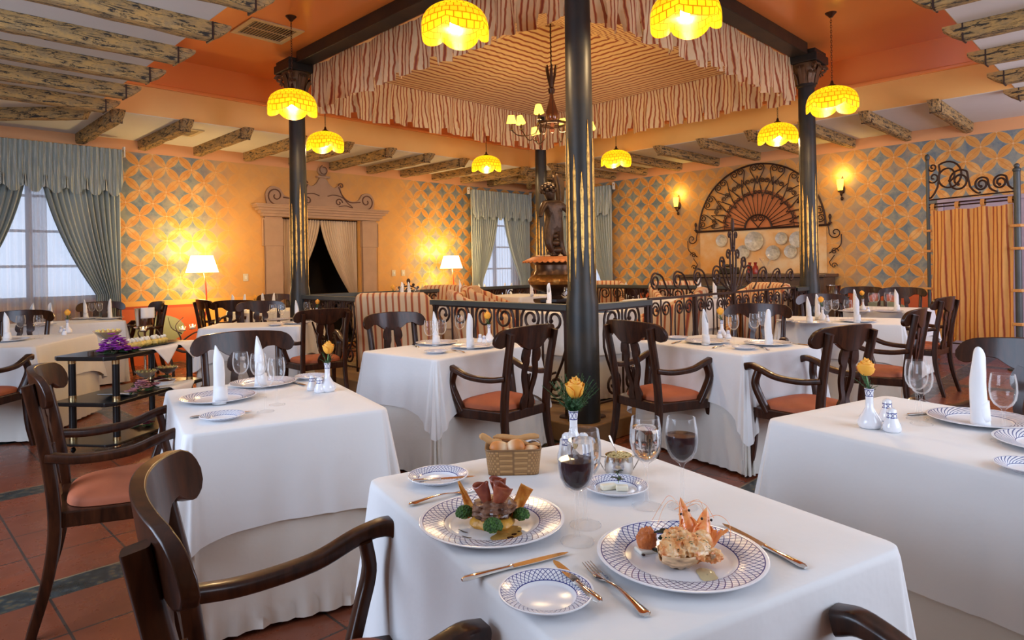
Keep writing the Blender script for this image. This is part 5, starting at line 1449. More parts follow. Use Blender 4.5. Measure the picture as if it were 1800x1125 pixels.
# table 4
t4 = DT[4]
CHG.put(on(1243, 603), 0, 'charger plate, left of the two on '+t4); CHG.put(on(1349, 606), 0, 'charger plate, right of the two on '+t4)
NAP.put(on(1241, 606, TZ+.0045), .6, 'standing white napkin, left of the two on '+t4); NAP.put(on(1351, 607, TZ+.0045), 2.9, 'standing white napkin, right of the two on '+t4)
CHS.put(on(1191, 596), 0, 'small bread plate at the left of '+t4); CHS.put(on(1309, 614), 0, 'small bread plate at the front of '+t4)
for (x, y, l) in ((1290, 606, 'leftmost of three glasses'), (1327, 603, 'middle of three glasses'), (1342, 598, 'rightmost, behind the napkin')): GLS.put(on(x, y), 0, 'empty wine glass, %s on %s' % (l, t4))
VASE.put(on(1269, 593), 2.6, 'white bud vase with a yellow rose on '+t4)
SHK.put(on(1265, 595), 0, 'porcelain shaker, left of the pair on '+t4); SHK.put(on(1280, 595), 0, 'porcelain shaker, right of the pair on '+t4)
cut(FRK, (1248, 614), (1278, 607), 'fork at the front of '+t4); cut(KNF, (1413, 607), (1390, 604), 'gold-lit knife at the right of '+t4); cut(FRK, (1350, 616), (1335, 610), 'fork beside the right charger of '+t4); cut(KNF, (1182, 605), (1196, 600), 'knife at the left of '+t4)
# table 5
t5 = DT[5]
CHG.put(on(1722, 742), .3, 'charger plate under the tall napkin on '+t5); NAP.put(on(1722, 745, TZ+.0045), 2.5, 'tall standing napkin on '+t5, scale=1.06)
CHG.put(on(1858, 786), .3, 'charger plate cut by the photo edge on '+t5); CHS.put(on(1812, 829), 0, 'small bread plate at the lower right of '+t5)
for (x, y, l) in ((1612, 737, 'rear one of the left pair'), (1620, 746, 'front one of the left pair'), (1765, 777, 'standing alone at the right')): GLS.put(on(x, y), 0, 'empty wine glass, %s on %s' % (l, t5))
VASE.put(on(1529, 752), 1.0, 'white bud vase with a yellow rose and fern on '+t5)
SHK.put(on(1560, 740), 0, 'porcelain shaker, rear one of the pair on '+t5, scale=1.2); SHK.put(on(1568, 759), 0, 'porcelain shaker, front one of the pair on '+t5, scale=1.2)
cut(KNF, (1626, 729), (1660, 727), 'knife tip behind the charger on '+t5)
# farther tables
def far_set(n, items, z=TZ):
    for kind, px, py, lab in items:
        p = on(px, py, z); lb = '%s on %s' % (lab, DT[n])
        {'n': NAP, 'g': GLS, 'c': CHG, 'b': CHS, 'v': VASE, 's': SHK}[kind].put((p[0], p[1], z+(.0045 if kind == 'n' else 0)), random.uniform(0, 6), lb)
far_set(6, [('c', 1424, 569, 'left charger plate'), ('n', 1423, 570, 'left standing napkin'), ('c', 1508, 566, 'right charger plate'), ('n', 1507, 568, 'right standing napkin'), ('b', 1380, 566, 'small bread plate'),
            ('g', 1456, 567, 'left glass'), ('g', 1468, 565, 'middle glass'), ('g', 1491, 566, 'right glass'), ('v', 1446, 563, 'bud vase with a yellow rose'), ('s', 1454, 565, 'white shaker'), ('n', 1438, 562, 'small folded napkin'), ])
far_set(7, [('n', 1504, 548, 'left standing napkin'), ('n', 1577, 548, 'right standing napkin'), ('g', 1533, 547, 'first glass'), ('g', 1540, 548, 'second glass'), ('g', 1561, 547, 'third glass'), ('g', 1570, 545, 'fourth glass'), ('v', 1517, 546, 'bud vase with a yellow rose'), ('s', 1526, 549, 'white shaker'), ('c', 1560, 549, 'charger plate'), ('c', 1500, 549, 'left charger plate')])
far_set(8, [('n', 523, 569, 'tall standing napkin'), ('c', 523, 569, 'front charger plate'), ('b', 484, 573, 'small bread plate'), ('g', 480, 569, 'left glass'), ('g', 496, 570, 'middle glass'), ('g', 540, 563, 'right glass'), ('v', 557, 561, 'bud vase with an orange rose'), ('c', 490, 563, 'rear charger plate')])
far_set(9, [('n', 13, 600, 'tall standing napkin'), ('c', 14, 600, 'charger plate'), ('g', 37, 596, 'left glass'), ('g', 68, 595, 'right glass'), ('n', 88, 571, 'napkin farther back'), ('c', 70, 573, 'rear charger plate'), ('v', 119, 586, 'bud vase with a yellow rose'), ('s', 108, 585, 'left shaker'), ('s', 113, 589, 'right shaker')])
far_set(10, [('n', 151, 561, 'left standing napkin'), ('n', 193, 560, 'right standing napkin'), ('c', 152, 561, 'left charger plate'), ('c', 193, 561, 'right charger plate'), ('g', 162, 562, 'left glass'), ('g', 175, 562, 'right glass'), ('n', 56, 571, 'leftmost standing napkin')])
far_set(11, [('n', 410, 549, 'leftmost standing napkin'), ('n', 430, 548, 'second standing napkin'), ('n', 462, 546, 'third standing napkin'), ('n', 481, 545, 'rightmost standing napkin'), ('v', 449, 546, 'bud vase with green leaves')])
z13 = TZ+PZ
far_set(13, [('n', 965, 541, 'standing white napkin'), ('c', 966, 542, 'left charger plate'), ('g', 998, 542, 'left glass'), ('g', 1006, 544, 'right glass'), ('c', 1052, 548, 'right charger plate'), ('v', 1030, 543, 'bud vase hidden by the column')], z13)
far_set(14, [('n', 708, 530, 'left standing napkin'), ('n', 720, 530, 'right standing napkin'), ('g', 702, 533, 'left glass'), ('g', 733, 531, 'right glass'), ('v', 690, 534, 'bud vase with an orange rose')], z13)
far_set(15, [('n', 935, 521, 'tall standing napkin'), ('n', 810, 522, 'small standing napkin'), ('g', 947, 522, 'tumbler-like glass')], z13)
far_set(16, [('n', 1229, 526, 'left standing napkin'), ('n', 1257, 526, 'right standing napkin'), ('g', 1280, 523, 'glass')], z13)
far_set(17, [('n', 888, 518, 'left napkin tip'), ('n', 899, 518, 'right napkin tip')])
far_set(18, [('n', 1082, 518, 'left napkin tip'), ('n', 1100, 518, 'middle napkin tip'), ('n', 1104, 524, 'right napkin tip')])
far_set(19, [('n', 843, 521, 'left napkin tip'), ('n', 853, 521, 'right napkin tip')])
# ================================================================ FOREGROUND TABLE
t1 = DT[1]
BIG.put(on(865, 924), .2, 'large lattice plate holding the steak dish on '+t1)
BIG.put(on(1197, 987), .7, 'large lattice plate holding the prawn and lobster dish on '+t1)
SMALL.put(on(960, 1056), .2, 'empty small lattice plate at the front of '+t1, scale=1.0)
SMALL.put(on(1083, 864), .5, 'small lattice plate with butter behind the wine glass on '+t1)
SMALL.put(on(770, 846), .9, 'small lattice plate at the far left corner of '+t1)
cut(KNF, (803, 1026), (1005, 972), 'gold-lit knife between the steak plate and the empty side plate')
cut(FRK, (712, 892), (852, 858), 'fork left of the steak plate')
cut(BKN, (722, 858), (838, 848), 'butter knife lying across the far left side plate', dz=.0125)
cut(BKN, (1062, 1082), (965, 998), 'butter knife lying across the empty side plate', dz=.0125)
cut(FRK, (1153, 1100), (1020, 986), 'fork left of the prawn plate')
cut(KNF, (1425, 1006), (1262, 922), 'gold-lit knife right of the prawn plate')
WINE.put(on(1015, 953), 0, 'glass of red wine, nearest one between the two dishes')
WATER.put(on(1029, 924), 0, 'glass of water directly behind the nearest red wine')
WATER.put(on(1137, 891), 0, 'glass of water left of the rear red wine')
WINE.put(on(1200, 892), 0, 'glass of red wine at the right, behind the prawn plate')
# vase with big fern
v = thing('bud_vase', 'white bud vase with a yellow rose in fern, behind the wine glasses', 'bud vase', on(1009, 800), 0)
MB().lathe(VASEP, 32).build('vase_body', 'vase', v, angle=60)
make_rose(v, 1.45, 11, 110, cx=.010, cz=.190, rs=.024)
SHK.put(on(998, 812), 0, 'porcelain shaker, left one beside the fern vase', scale=1.3); SHK.put(on(1026, 808), 0, 'porcelain shaker, right one beside the fern vase', scale=1.2)
# bread basket
s = NM('woven straw'); o_ = s.sep(s.coord('UV'))
bu = s.math('MULTIPLY', o_[0], 56.0); bv = s.math('MULTIPLY', o_[1], 9.0)
ck = s.math('MODULO', s.math('ADD', s.math('FLOOR', bu), s.math('FLOOR', bv)), 2.0)
ed = s.math('MAXIMUM', s.math('ABSOLUTE', s.math('SUBTRACT', s.math('FRACT', bu), .5)), s.math('ABSOLUTE', s.math('SUBTRACT', s.math('FRACT', bv), .5)))
c = s.mix(ck, (.46, .24, .085), (.26, .12, .035)); c = s.mix(s.step(ed, .38, .5), c, (.14, .06, .02)); c = s.mix(s.math('MULTIPLY', s.noise(20), .4), c, (.50, .29, .12))
s.p(color=c, rough=.6); s.bump(s.math('SUBTRACT', 1.0, s.math('ADD', ed, s.math('MULTIPLY', ck, .3))), .6, .003); M['straw'] = s.m
b0 = at(855, 838, TZ); b1 = at(951, 836, TZ); bd = (b1-b0); bl = bd.length; ba = math.atan2(bd.y, bd.x); n_ = Vector((-bd.y, bd.x, 0)).normalized(); bc = (b0+b1)/2+n_*.048
t = thing('bread_basket', 'oblong woven straw basket of bread on '+t1, 'basket', (bc.x, bc.y, TZ), ba)
def bsk(u, v):
    a = u*2*PI; e = .28; x = math.copysign(abs(math.cos(a))**e, math.cos(a)); y = math.copysign(abs(math.sin(a))**e, math.sin(a)); k = .92+.10*v
    return (x*(bl/2)*k, y*.048*k, .001+.066*v)
mb = MB(); mb.grid(bsk, 72, 8, cu=True); mb.build('basket_side', 'straw', t, solid=.003)
mb = MB(); mb.tube([bsk(i/72, 1.02) for i in range(72)], .0028, 6, closed=True); mb.build('basket_rim', 'straw', t)
mb = MB(); mb.box((0, 0, .003), (bl*.86, .080, .003)); mb.build('basket_base', 'straw', t)
s = NM('baked bread crust'); n = s.noise(9); o_ = s.sep(s.coord()); s.p(color=s.ramp(s.math('ADD', s.math('MULTIPLY', s.math('ABSOLUTE', s.math('SINE', s.math('MULTIPLY', o_[0], 60.0))), .5), s.math('MULTIPLY', n, .5)), [(.25, (.82, .60, .36)), (.7, (.62, .22, .05))]), rough=.55); M['crust'] = s.m
M['breadstick'] = simple('golden breadstick crust', (.66, .34, .12), .6, 0, .2, 25, .2)
def Bp(x, y, z): return (bc.x+x*math.cos(ba)-y*math.sin(ba), bc.y+x*math.sin(ba)+y*math.cos(ba), TZ+z)
def roll(x, y, z, sc, rot, lab):
    def fn(u, v):
        a = u*2*PI; c = math.sin(v*PI); return (sc[0]*(-math.cos(v*PI)), sc[1]*c**.8*math.cos(a), sc[2]*c**.8*math.sin(a)*(1+.12*abs(math.sin(a))))
    mb = MB(); mb.grid(fn, 20, 14, cu=True); o = mb.build('bread_roll', 'crust', loc=Bp(x, y, z)); o.rotation_euler = rot; tag(o, lab, 'bread roll')
roll(-.032, -.012, .062, (.034, .022, .020), (.2, .35, ba+.2), 'round bread roll at the left of the basket')
roll(.004, -.014, .066, (.030, .021, .021), (.1, -.5, ba-.5), 'round bread roll in the middle of the basket')
roll(.048, -.018, .056, (.026, .018, .017), (0, 0, ba+.1), 'small bread roll at the right front of the basket')
roll(-.01, .018, .045, (.04, .022, .020), (0, 0, ba), 'bread roll under the long breadstick')
roll(.04, .016, .045, (.034, .022, .020), (0, 0, ba+.2), 'bread roll at the right rear of the basket')
def stick(p0, p1, r, lab):
    P = [Vector(Bp(*p0)).lerp(Vector(Bp(*p1)), i/10)+Vector((0, 0, .003*math.sin(i*.9))) for i in range(11)]
    o = MB().tube(P, [r*(.55 if i in (0, 10) else 1+.06*math.sin(i*2)) for i in range(11)], 10).build('breadstick', 'breadstick'); tag(o, lab, 'breadstick')
stick((-.092, .01, .094), (-.03, -.006, .074), .0095, 'thick breadstick poking out over the left end of the basket')
stick((-.055, .026, .084), (.074, .034, .083), .0085, 'long breadstick lying along the back of the basket')
stick((.012, .004, .078), (.074, -.004, .068), .006, 'short pale breadstick at the right of the basket')
o = MB().grid(lambda u, v: (.03+.05*u, .02+.03*v, .064+.014*math.sin(u*3+v*2)), 8, 6).build('basket_liner', 'napkin', t, solid=.001)
# metal bowl
mc = on(1088, 836)
t = thing('sauce_bowl', 'small steel bowl with grated cheese and two wire handles on '+t1, 'bowl', mc, 0)
MB().lathe([(.001, .001), (.030, .001), (.036, .010), (.039, .026), (.0375, .046), (.036, .056), (.034, .056), (.036, .046), (.037, .026), (.030, .006), (.001, .005)], 36).build('bowl_body', 'steel', t, angle=60)
sd = Vector((1/S2, -1/S2, 0))
for sg in (-1, 1):
    q = [sd*(sg*.036)+Vector((0, 0, .050)), sd*(sg*.050)+Vector((0, 0, .052)), sd*(sg*.055)+Vector((0, 0, .046)), sd*(sg*.040)+Vector((0, 0, .018)), sd*(sg*.036)+Vector((0, 0, .014))]
    MB().tube(cr(q, 5), .0016, 6).build('handle', 'steel', t)
rnd = random.Random(3); mb = MB(); mb.lathe([(.001, .047), (.034, .046), (.001, .044)], 20)
for i in range(150):
    a = rnd.uniform(0, 6.28); r = .031*math.sqrt(rnd.random()); d = Vector((math.cos(rnd.uniform(0, 6.28)), math.sin(rnd.uniform(0, 6.28)), rnd.uniform(-.2, .3)))*.008; p = Vector((r*math.cos(a), r*math.sin(a), .050+.008*(1-(r/.031)**2)+rnd.uniform(0, .003)))
    mb.tube([p-d, p+Vector((0, 0, .001)), p+d], .0011, 4)
mb.build('grated_cheese', simple('grated cheese', (.80, .60, .26), .6, 0, .15, 30), t)
P = cr([(mc[0], mc[1], TZ+.045), (mc[0]-.010, mc[1]+.006, TZ+.075), (mc[0]-.019, mc[1]+.016, TZ+.108)], 5)
o = MB().sweep(P, [(math.cos(q*PI/4)*.004, math.sin(q*PI/4)*.0014) for q in range(8)], sc=[.6, .6, .6, .6, .6, .7, .8, 1, 1.2, 1.3, .9][:len(P)], up=(0, 1, 0)).build('teaspoon', 'cutlery'); tag(o, 'small spoon standing in the bowl of grated cheese', 'spoon')
# butter
bt = simple('butter', (.86, .80, .62), .4, 0, .03)
bp = at(1083, 864, TZ)
for dx, dy, rz, sx, lab in ((-.018, .012, .3, .040, 'left pat'), (.014, -.014, -.1, .030, 'right pat')):
    x = bp.x+(dx*1/S2+0)-.0+dy*0; a = Vector((1/S2, -1/S2, 0))*dx+Vector((1/S2, 1/S2, 0))*dy*.4
    o = MB().box((0, 0, .0065), (sx, .020, .013)).build('butter_pat', bt, loc=(bp.x+a.x, bp.y+a.y, TZ+.0045), rot=-PI/4+rz, bevel=.003); tag(o, '%s of butter on the small plate behind the wine glass' % lab, 'butter')
t = thing('mint_sprig', 'small dark mint sprig on the butter plate', 'herb', (bp.x+.012, bp.y+.002, TZ+.018), 0)
mb = MB(); mb.tube(cr([(0, 0, 0), (.004, 0, .012), (-.002, .004, .028)], 4), .0008, 5); mb.build('stem', 'stem', t)
def leaf_mb(mb, p, d, L, w, up=Vector((0, 0, 1))):
    d = Vector(d).normalized(); s_ = d.cross(up).normalized(); n0 = s_.cross(d)
    st = len(mb.v)
    mb.grid(lambda u, v: tuple(Vector(p)+d*L*v+s_*((u-.5)*w*math.sin(v*PI)**.8)+n0*(abs(u-.5)*w*.35-.15*L*v*v)), 4, 6)
mb = MB()
for (z, a, L) in ((.004, .3, .018), (.010, 2.4, .019), (.014, 4.2, .017), (.022, 1.2, .016), (.026, 3.4, .015), (.028, 5.4, .013), (.006, 5.2, .016)):
    leaf_mb(mb, (0, 0, z), (math.cos(a), math.sin(a), .35), L, .013)
mb.build('leaf', simple('mint leaf', (.025, .05, .03), .45, 0, .2), t)

# ---- steak dish
sp = at(865, 924, TZ); zs = TZ+.0045
Rv = Vector((1/S2, -1/S2, 0)); Fv = Vector((1/S2, 1/S2, 0))
def on_plate(c, r, f, z): p = c+Rv*r+Fv*f; return Vector((p.x, p.y, zs+z))
def blob(name, mat, c, r, sc, seed, amp=.12, fr=4, seg=28, rings=18):
    rnd = random.Random(seed); ph = [rnd.uniform(0, 6) for _ in range(6)]
    def fn(u, v):
        a = u*2*PI; b = v*PI; x = math.sin(b)*math.cos(a); y = math.sin(b)*math.sin(a); z = -math.cos(b)
        k = 1+amp*(math.sin(fr*x*2+ph[0])*math.sin(fr*y*2+ph[1])+.5*math.sin(fr*3*z+ph[2]+fr*x)+.4*math.sin(fr*4*y+ph[3])*math.sin(fr*4*x+ph[4]))
        return (c[0]+r*sc[0]*x*k, c[1]+r*sc[1]*y*k, c[2]+r*sc[2]*z*k)
    mb = MB(); mb.grid(fn, seg, rings, cu=True); return mb
M['steak'] = simple('seared beef', (.16, .065, .035), .4, 0, .35, 40, .6)
s = NM('seared beef'); n = s.noise(45, None, 5, .7); s.p(color=s.ramp(n, [(.35, (.055, .018, .010)), (.5, (.20, .085, .045)), (.68, (.32, .19, .13))]), rough=.32, coat=.3); s.bump(n, .7, .004); M['steak'] = s.m
s = NM('cured ham'); n = s.noise(30, None, 3); s.p(color=s.ramp(n, [(.35, (.24, .04, .02)), (.6, (.42, .10, .045)), (.75, (.62, .27, .12))]), rough=.35, coat=.2); M['ham'] = s.m
s = NM('broccoli floret'); n = s.noise(160, None, 3, .8); s.p(color=s.ramp(n, [(.35, (.012, .040, .006)), (.6, (.055, .15, .015)), (.8, (.16, .28, .05))]), rough=.6); s.bump(n, 1.0, .003); M['broccoli'] = s.m
s = NM('fried root crisp'); n = s.noise(50, None, 4, .7); s.p(color=s.ramp(n, [(.3, (.50, .12, .015)), (.6, (.80, .33, .05)), (.8, (.85, .48, .14))]), rough=.45, sss=.1); M['crisp'] = s.m
M['puree'] = simple('golden potato puree', (.78, .38, .05), .4, 0, .12, 40, .3)
M['sauce'] = simple('brown jus', (.50, .27, .07), .15, 0, .1, 30)
M['dark_sauce'] = simple('dark balsamic glaze', (.03, .006, .004), .12)
c = on_plate(sp, .002, .0, .0)
mb = MB().lathe([(.001, 0), (.044, 0), (.048, .006), (.046, .013), (.040, .018), (.001, .018)], 40, (0, 0, 0), rmod=lambda a, z: 1+.06*math.sin(3*a)+.04*math.sin(7*a+1)+.02*math.sin(13*a))
o = mb.build('potato_cake', 'puree', loc=c); tag(o, 'golden potato bed under the steak', 'food')
o = blob('steak', 'steak', (0, 0, 0), .048, (1.06, .92, .48), 3, .11, 5, 44, 26).build('beef_steak', 'steak', loc=on_plate(sp, .004, .002, .034)); tag(o, 'browned beef steak stacked on the left dish', 'food')
t = thing('ham_rolls', 'curled slices of cured ham on top of the steak', 'food', on_plate(sp, .0, .0, .058), -PI/4)
def ham(x, y, z, ln, r, tilt, tw):
    def fn(u, v):
        a = u*2*PI*1.05+tw; rr = r*(.55+.75*v)*(1+.12*math.sin(a*3+v*5)); p = Vector((rr*math.cos(a), rr*math.sin(a)*.62, ln*v-.004*math.sin(a*2)))
        q = Quaternion(Vector((0, 1, 0)), tilt) @ p; return (x+q.x, y+q.y, z+q.z)
    mb = MB(); mb.grid(fn, 28, 10); return mb
ham(-.008, -.012, -.012, .048, .013, -.30, 0).build('ham_slice', 'ham', t, solid=.0012); ham(.012, -.02, -.006, .040, .017, .42, 2).build('ham_slice', 'ham', t, solid=.0012); ham(.014, .006, .0, .038, .014, .05, 1).build('ham_slice', 'ham', t, solid=.0012)
def florets(loc, R, seed, lab):
    rnd = random.Random(seed); t = thing('broccoli', lab, 'food', loc)
    mb = MB()
    for i in range(70):
        z = 1-1.25*i/70; a = i*2.399; r = math.sqrt(max(0, 1-z*z)); c = Vector((r*math.cos(a), r*math.sin(a), z*.85+.1))*R
        mb.sphere(tuple(c), R*rnd.uniform(.20, .28), 8, 5)
    mb.build('floret_head', 'broccoli', t)
    MB().tube([(0, 0, -R*.55), (0, 0, R*.3)], [R*.4, R*.55], 10).build('stalk', simple('broccoli stalk', (.30, .42, .12), .5), t)
florets(on_plate(sp, .004, -.062, .016), .0175, 1, 'broccoli floret at the front of the steak')
florets(on_plate(sp, -.060, .010, .018), .0165, 2, 'broccoli floret at the left of the steak')
florets(on_plate(sp, .064, -.004, .017), .0155, 3, 'broccoli floret at the right of the steak')
def crisp(base, tip, w0, w1, lab, bend=.01):
    b = Vector(base); e = Vector(tip); d = e-b; s_ = Rv if abs(d.normalized().dot(Rv)) < .8 else Fv
    s_ = (s_-d.normalized()*s_.dot(d.normalized())).normalized()
    nn = d.cross(s_).normalized()
    def fn(u, v): w = w0+(w1-w0)*v; return tuple(b+d*v+s_*((u-.5)*w)+nn*(bend*math.sin(v*PI)+.0016*math.sin(u*9+v*7)))
    mb = MB(); mb.grid(fn, 8, 14); o = mb.build('vegetable_crisp', 'crisp', solid=.0016, angle=70); tag(o, lab, 'food'); return o
crisp(on_plate(sp, -.042, .012, .012), on_plate(sp, -.074, .030, .084), .026, .004, 'thin pointed orange crisp left of the ham')
crisp(on_plate(sp, .046, .010, .012), on_plate(sp, .078, .022, .072), .022, .030, 'broad orange crisp right of the ham')
crisp(on_plate(sp, -.006, -.052, .026), on_plate(sp, .018, -.036, .036), .018, .006, 'small orange crisp wedge above the front broccoli')
o = MB().lathe([(.001, .0012), (.030, .001), (.034, .0)], 36, rmod=lambda a, z: 1+.25*math.sin(2*a+.6)+.1*math.sin(5*a)).build('sauce_pool', 'sauce', loc=on_plate(sp, .034, -.058, .0004)); o.scale = (1.1, 1, 1); tag(o, 'thin pool of brown sauce right of the front broccoli', 'sauce')
def dash(c, pts, r, lab):
    P = [on_plate(c, x, y, .0012) for x, y in pts]; mb = MB(); mb.tube(P, [r*(.5 if i in (0, len(P)-1) else 1) for i in range(len(P))], 6)
    for i in range(len(mb.v)): x, y, z = mb.v[i]; mb.v[i] = (x, y, zs+.0008+(z-zs-.0008)*.4)
    o = mb.build('sauce_streak', 'dark_sauce'); tag(o, lab, 'sauce')
dash(sp, [(-.070, -.030), (-.058, -.044), (-.050, -.048)], .0017, 'short dark glaze dash at the left of the steak, the upper one')
dash(sp, [(-.060, -.066), (-.048, -.074), (-.040, -.076)], .0020, 'short dark glaze dash at the left of the steak, the lower one')
o = MB().sphere((0, 0, .0006), .0065, 12, 5, (1.3, 1, .16)).build('sauce_drop', 'dark_sauce', loc=on_plate(sp, .040, -.078, .0008)); tag(o, 'large dark glaze drop right of the front broccoli', 'sauce')
o = MB().sphere((0, 0, .0006), .0055, 12, 5, (1.2, 1, .16)).build('sauce_drop', 'dark_sauce', loc=on_plate(sp, .048, -.062, .0008)); tag(o, 'dark glaze drop below the right broccoli', 'sauce')
o = MB().sphere((0, 0, .0006), .0035, 12, 5, (1, 1, .16)).build('sauce_drop', 'dark_sauce', loc=on_plate(sp, .058, -.048, .0008)); tag(o, 'smallest dark glaze drop beside the right broccoli', 'sauce')

# ---- prawn and lobster dish
qp = at(1197, 987, TZ)
s = NM('grilled lobster meat'); n = s.noise(38, None, 5, .7); n2 = s.noise(90, None, 2, .6)
c = s.ramp(n, [(.36, (.86, .66, .44)), (.47, (.84, .48, .20)), (.58, (.70, .22, .05)), (.72, (.34, .09, .025))]); c = s.mix(s.step(n2, .66, .70), c, (.03, .05, .02)); s.p(color=c, rough=.38, coat=.2, sss=.08); s.bump(n, .8, .005); M['lobster'] = s.m
s = NM('striped lobster shell'); n = s.noise(30, s.mapping((1, 1, 4))); s.p(color=s.ramp(n, [(.35, (.28, .16, .09)), (.6, (.75, .48, .26))]), rough=.35); M['shell'] = s.m
s = NM('prawn shell'); n = s.noise(42, None, 4, .65); s.p(color=s.ramp(n, [(.3, (.86, .20, .04)), (.55, (.90, .38, .12)), (.75, (.88, .66, .46))]), rough=.28, coat=.4, sss=.05); M['prawn'] = s.m
t = thing('lobster_tail', 'grilled lobster tail half with herbs at the centre of the right dish', 'food', on_plate(qp, .002, -.030, .0), -PI/4)
def shell(u, v):
    a = PI+u*PI; L_ = -.048+.096*v; k = math.sin(min(1, v*1.15+.12)*PI*.95)**.5 if v < .92 else .6
    return (L_, .0+.034*k*math.cos(a)*1.0, .030+.030*k*math.sin(a)*(1+.05*math.sin(v*40)))
mb = MB(); mb.grid(shell, 20, 30); mb.build('shell', 'shell', t, solid=.0016)
mb = MB(); k0 = blob('m', 'lobster', (-.022, 0, .030), .025, (1.05, 1.15, .8), 5, .13, 5); mb.add(k0.v, k0.f); k0 = blob('m', 'lobster', (.014, .003, .033), .027, (1.1, 1.15, .85), 8, .13, 5); mb.add(k0.v, k0.f); k0 = blob('m', 'lobster', (.045, -.006, .022), .017, (1.2, .8, .7), 9, .16, 5); mb.add(k0.v, k0.f); k0 = blob('m', 'lobster', (-.01, .022, .042), .022, (1.2, .9, .9), 19, .16, 5); mb.add(k0.v, k0.f)
mb.build('grilled_meat', 'lobster', t)
rnd = random.Random(9); mb = MB()
for i in range(26):
    a = rnd.uniform(0, 6.28); p = Vector((rnd.uniform(-.04, .04), rnd.uniform(-.022, .022), .055+rnd.uniform(-.006, .004))); leaf_mb(mb, p, (math.cos(a), math.sin(a), .1), rnd.uniform(.003, .008), .003)
mb.build('chopped_herb', 'leaf', t)
o = None
def prawn(bx, by, tipx, tipy, tipz, lab, sz=1.0, seed=0):
    b = on_plate(qp, bx, by, .020); e = on_plate(qp, tipx, tipy, tipz); t = thing('prawn', lab, 'food', b)
    d = e-b; L_ = d.length; dn = d.normalized(); s_ = dn.cross(Fv).normalized(); nf = s_.cross(dn)
    def pt(k, o1=0, o2=0): return dn*(L_*k)+s_*o1+nf*o2
    # head: a tapering pointed shell
    K = [(0, .55), (.08, .85), (.25, 1.0), (.45, .92), (.62, .70), (.78, .42), (.90, .22), (1, .04)]
    P = [pt(k, 0, .006*math.sin(k*PI)) for k, _ in K]; mb = MB(); mb.tube(cr(P, 3), [.0155*sz*lerpk(K, i/(3*(len(K)-1))) for i in range(3*(len(K)-1)+1)], 14)
    mb.build('head_shell', 'prawn', t)
    mb = MB()
    for sg in (-1, 1):
        mb.grid(lambda u, v, sg=sg: tuple(pt(.02+.55*v, sg*(.010+.012*math.sin(v*PI)*u)*sz, -.006*u)), 4, 8)
    mb.build('side_shell', 'prawn', t, solid=.0008)
    mb = MB(); mb.sphere(tuple(pt(.66, .009*sz, -.008)), .0026, 8, 6); mb.sphere(tuple(pt(.70, -.008*sz, -.008)), .0026, 8, 6); mb.build('eye', 'black', t)
    mb = MB(); rnd = random.Random(seed)
    for i in range(3):
        sg = (-1, 1, 1)[i]; mb.tube(cr([pt(.72, 0, -.004), pt(.86+.1*i, sg*.020, -.012), pt(.74+.1*i, sg*.040, -.016), pt(.45+.1*i, sg*(.050+.008*i), -.010)], 5), .0005, 4)
    for i in range(5): mb.tube(cr([pt(.15+.09*i, .004, -.010), pt(.02+.1*i, .016, -.018), pt(-.04+.1*i, .020, -.010)], 4), .0009, 5)
    mb.build('feeler', 'prawn', t)
    return t
prawn(.028, .012, .014, .052, .098, 'upright orange prawn head, rear left one', 1.0, 1)
prawn(.040, .002, .062, .040, .082, 'upright orange prawn head, front right one', 1.1, 2)
t = thing('prawn_claw', 'pale folded prawn body with orange fringe below the prawn heads', 'food', on_plate(qp, .034, -.006, .014), -PI/4)
mb = MB(); mb.tube(cr([(-.004, -.008, 0), (-.010, -.006, .018), (.004, -.004, .034), (.016, -.004, .020), (.010, -.010, .002)], 5), [.010, .0105, .011, .0115, .012, .012, .012, .012, .012, .0118, .0115, .011, .0105, .010, .0095, .009, .008, .007, .006, .005, .003], 12); mb.build('body', 'lobster', t)
mb = MB()
for i in range(9): a = -.3+i*.16; mb.sweep([(.018, .002, .0), (.026+.002*i, .004, .018+.002*i), (.024+.004*i, .006, .034+.003*(i % 3))], rrect(.006, .0012, .0004, 1), up=(0, 1, 0))
mb.build('fringe', 'prawn', t)
t = thing('salmon_garnish', 'orange salmon cube with dark leaves at the left of the right dish', 'food', on_plate(qp, -.056, .040, .0), -PI/4+.3)
M['salmon_meat'] = simple('salmon tartare', (.85, .24, .06), .35, 0, .25, 45, .5)
k0 = blob('m', 'salmon_meat', (0, 0, .022), .024, (.85, .7, .95), 14, .10, 5); k0.build('salmon', 'salmon_meat', t)
MB().box((-.002, -.002, .003), (.04, .03, .008)).build('rice_base', 'dessert_w', t, bevel=.003)
mb = MB()
for (x, y, z, a, L) in ((.006, -.018, .040, -.4, .028), (.012, -.022, .030, -1.2, .026), (.018, -.016, .026, .3, .028), (.014, -.022, .016, -.8, .026), (.024, -.012, .014, .1, .026), (.020, -.014, .038, .2, .026), (.024, -.018, .022, .6, .024), (.0, -.024, .012, -1.5, .022), (.028, -.014, .030, -.2, .024)):
    leaf_mb(mb, (x, y, z), (math.cos(a), math.sin(a), .1), L, .015)
mb.build('dark_leaf', simple('dark basil', (.012, .028, .012), .4, 0, .3), t)
o = MB().sphere((0, 0, .0022), .004, 10, 6, (1, 1, .55)).build('sauce_drop', 'dark_sauce', loc=on_plate(qp, -.068, .014, .0008)); tag(o, 'round black glaze bead left of the salmon cube', 'sauce')
o = MB().lathe([(.001, .001), (.02, .001), (.022, .0)], 28, rmod=lambda a, z: 1+.3*math.sin(2*a)).build('sauce_pool', simple('butter sauce', (.62, .50, .28), .15), loc=on_plate(qp, .030, -.066, .0004)); tag(o, 'thin pool of butter sauce in front of the lobster tail', 'sauce')

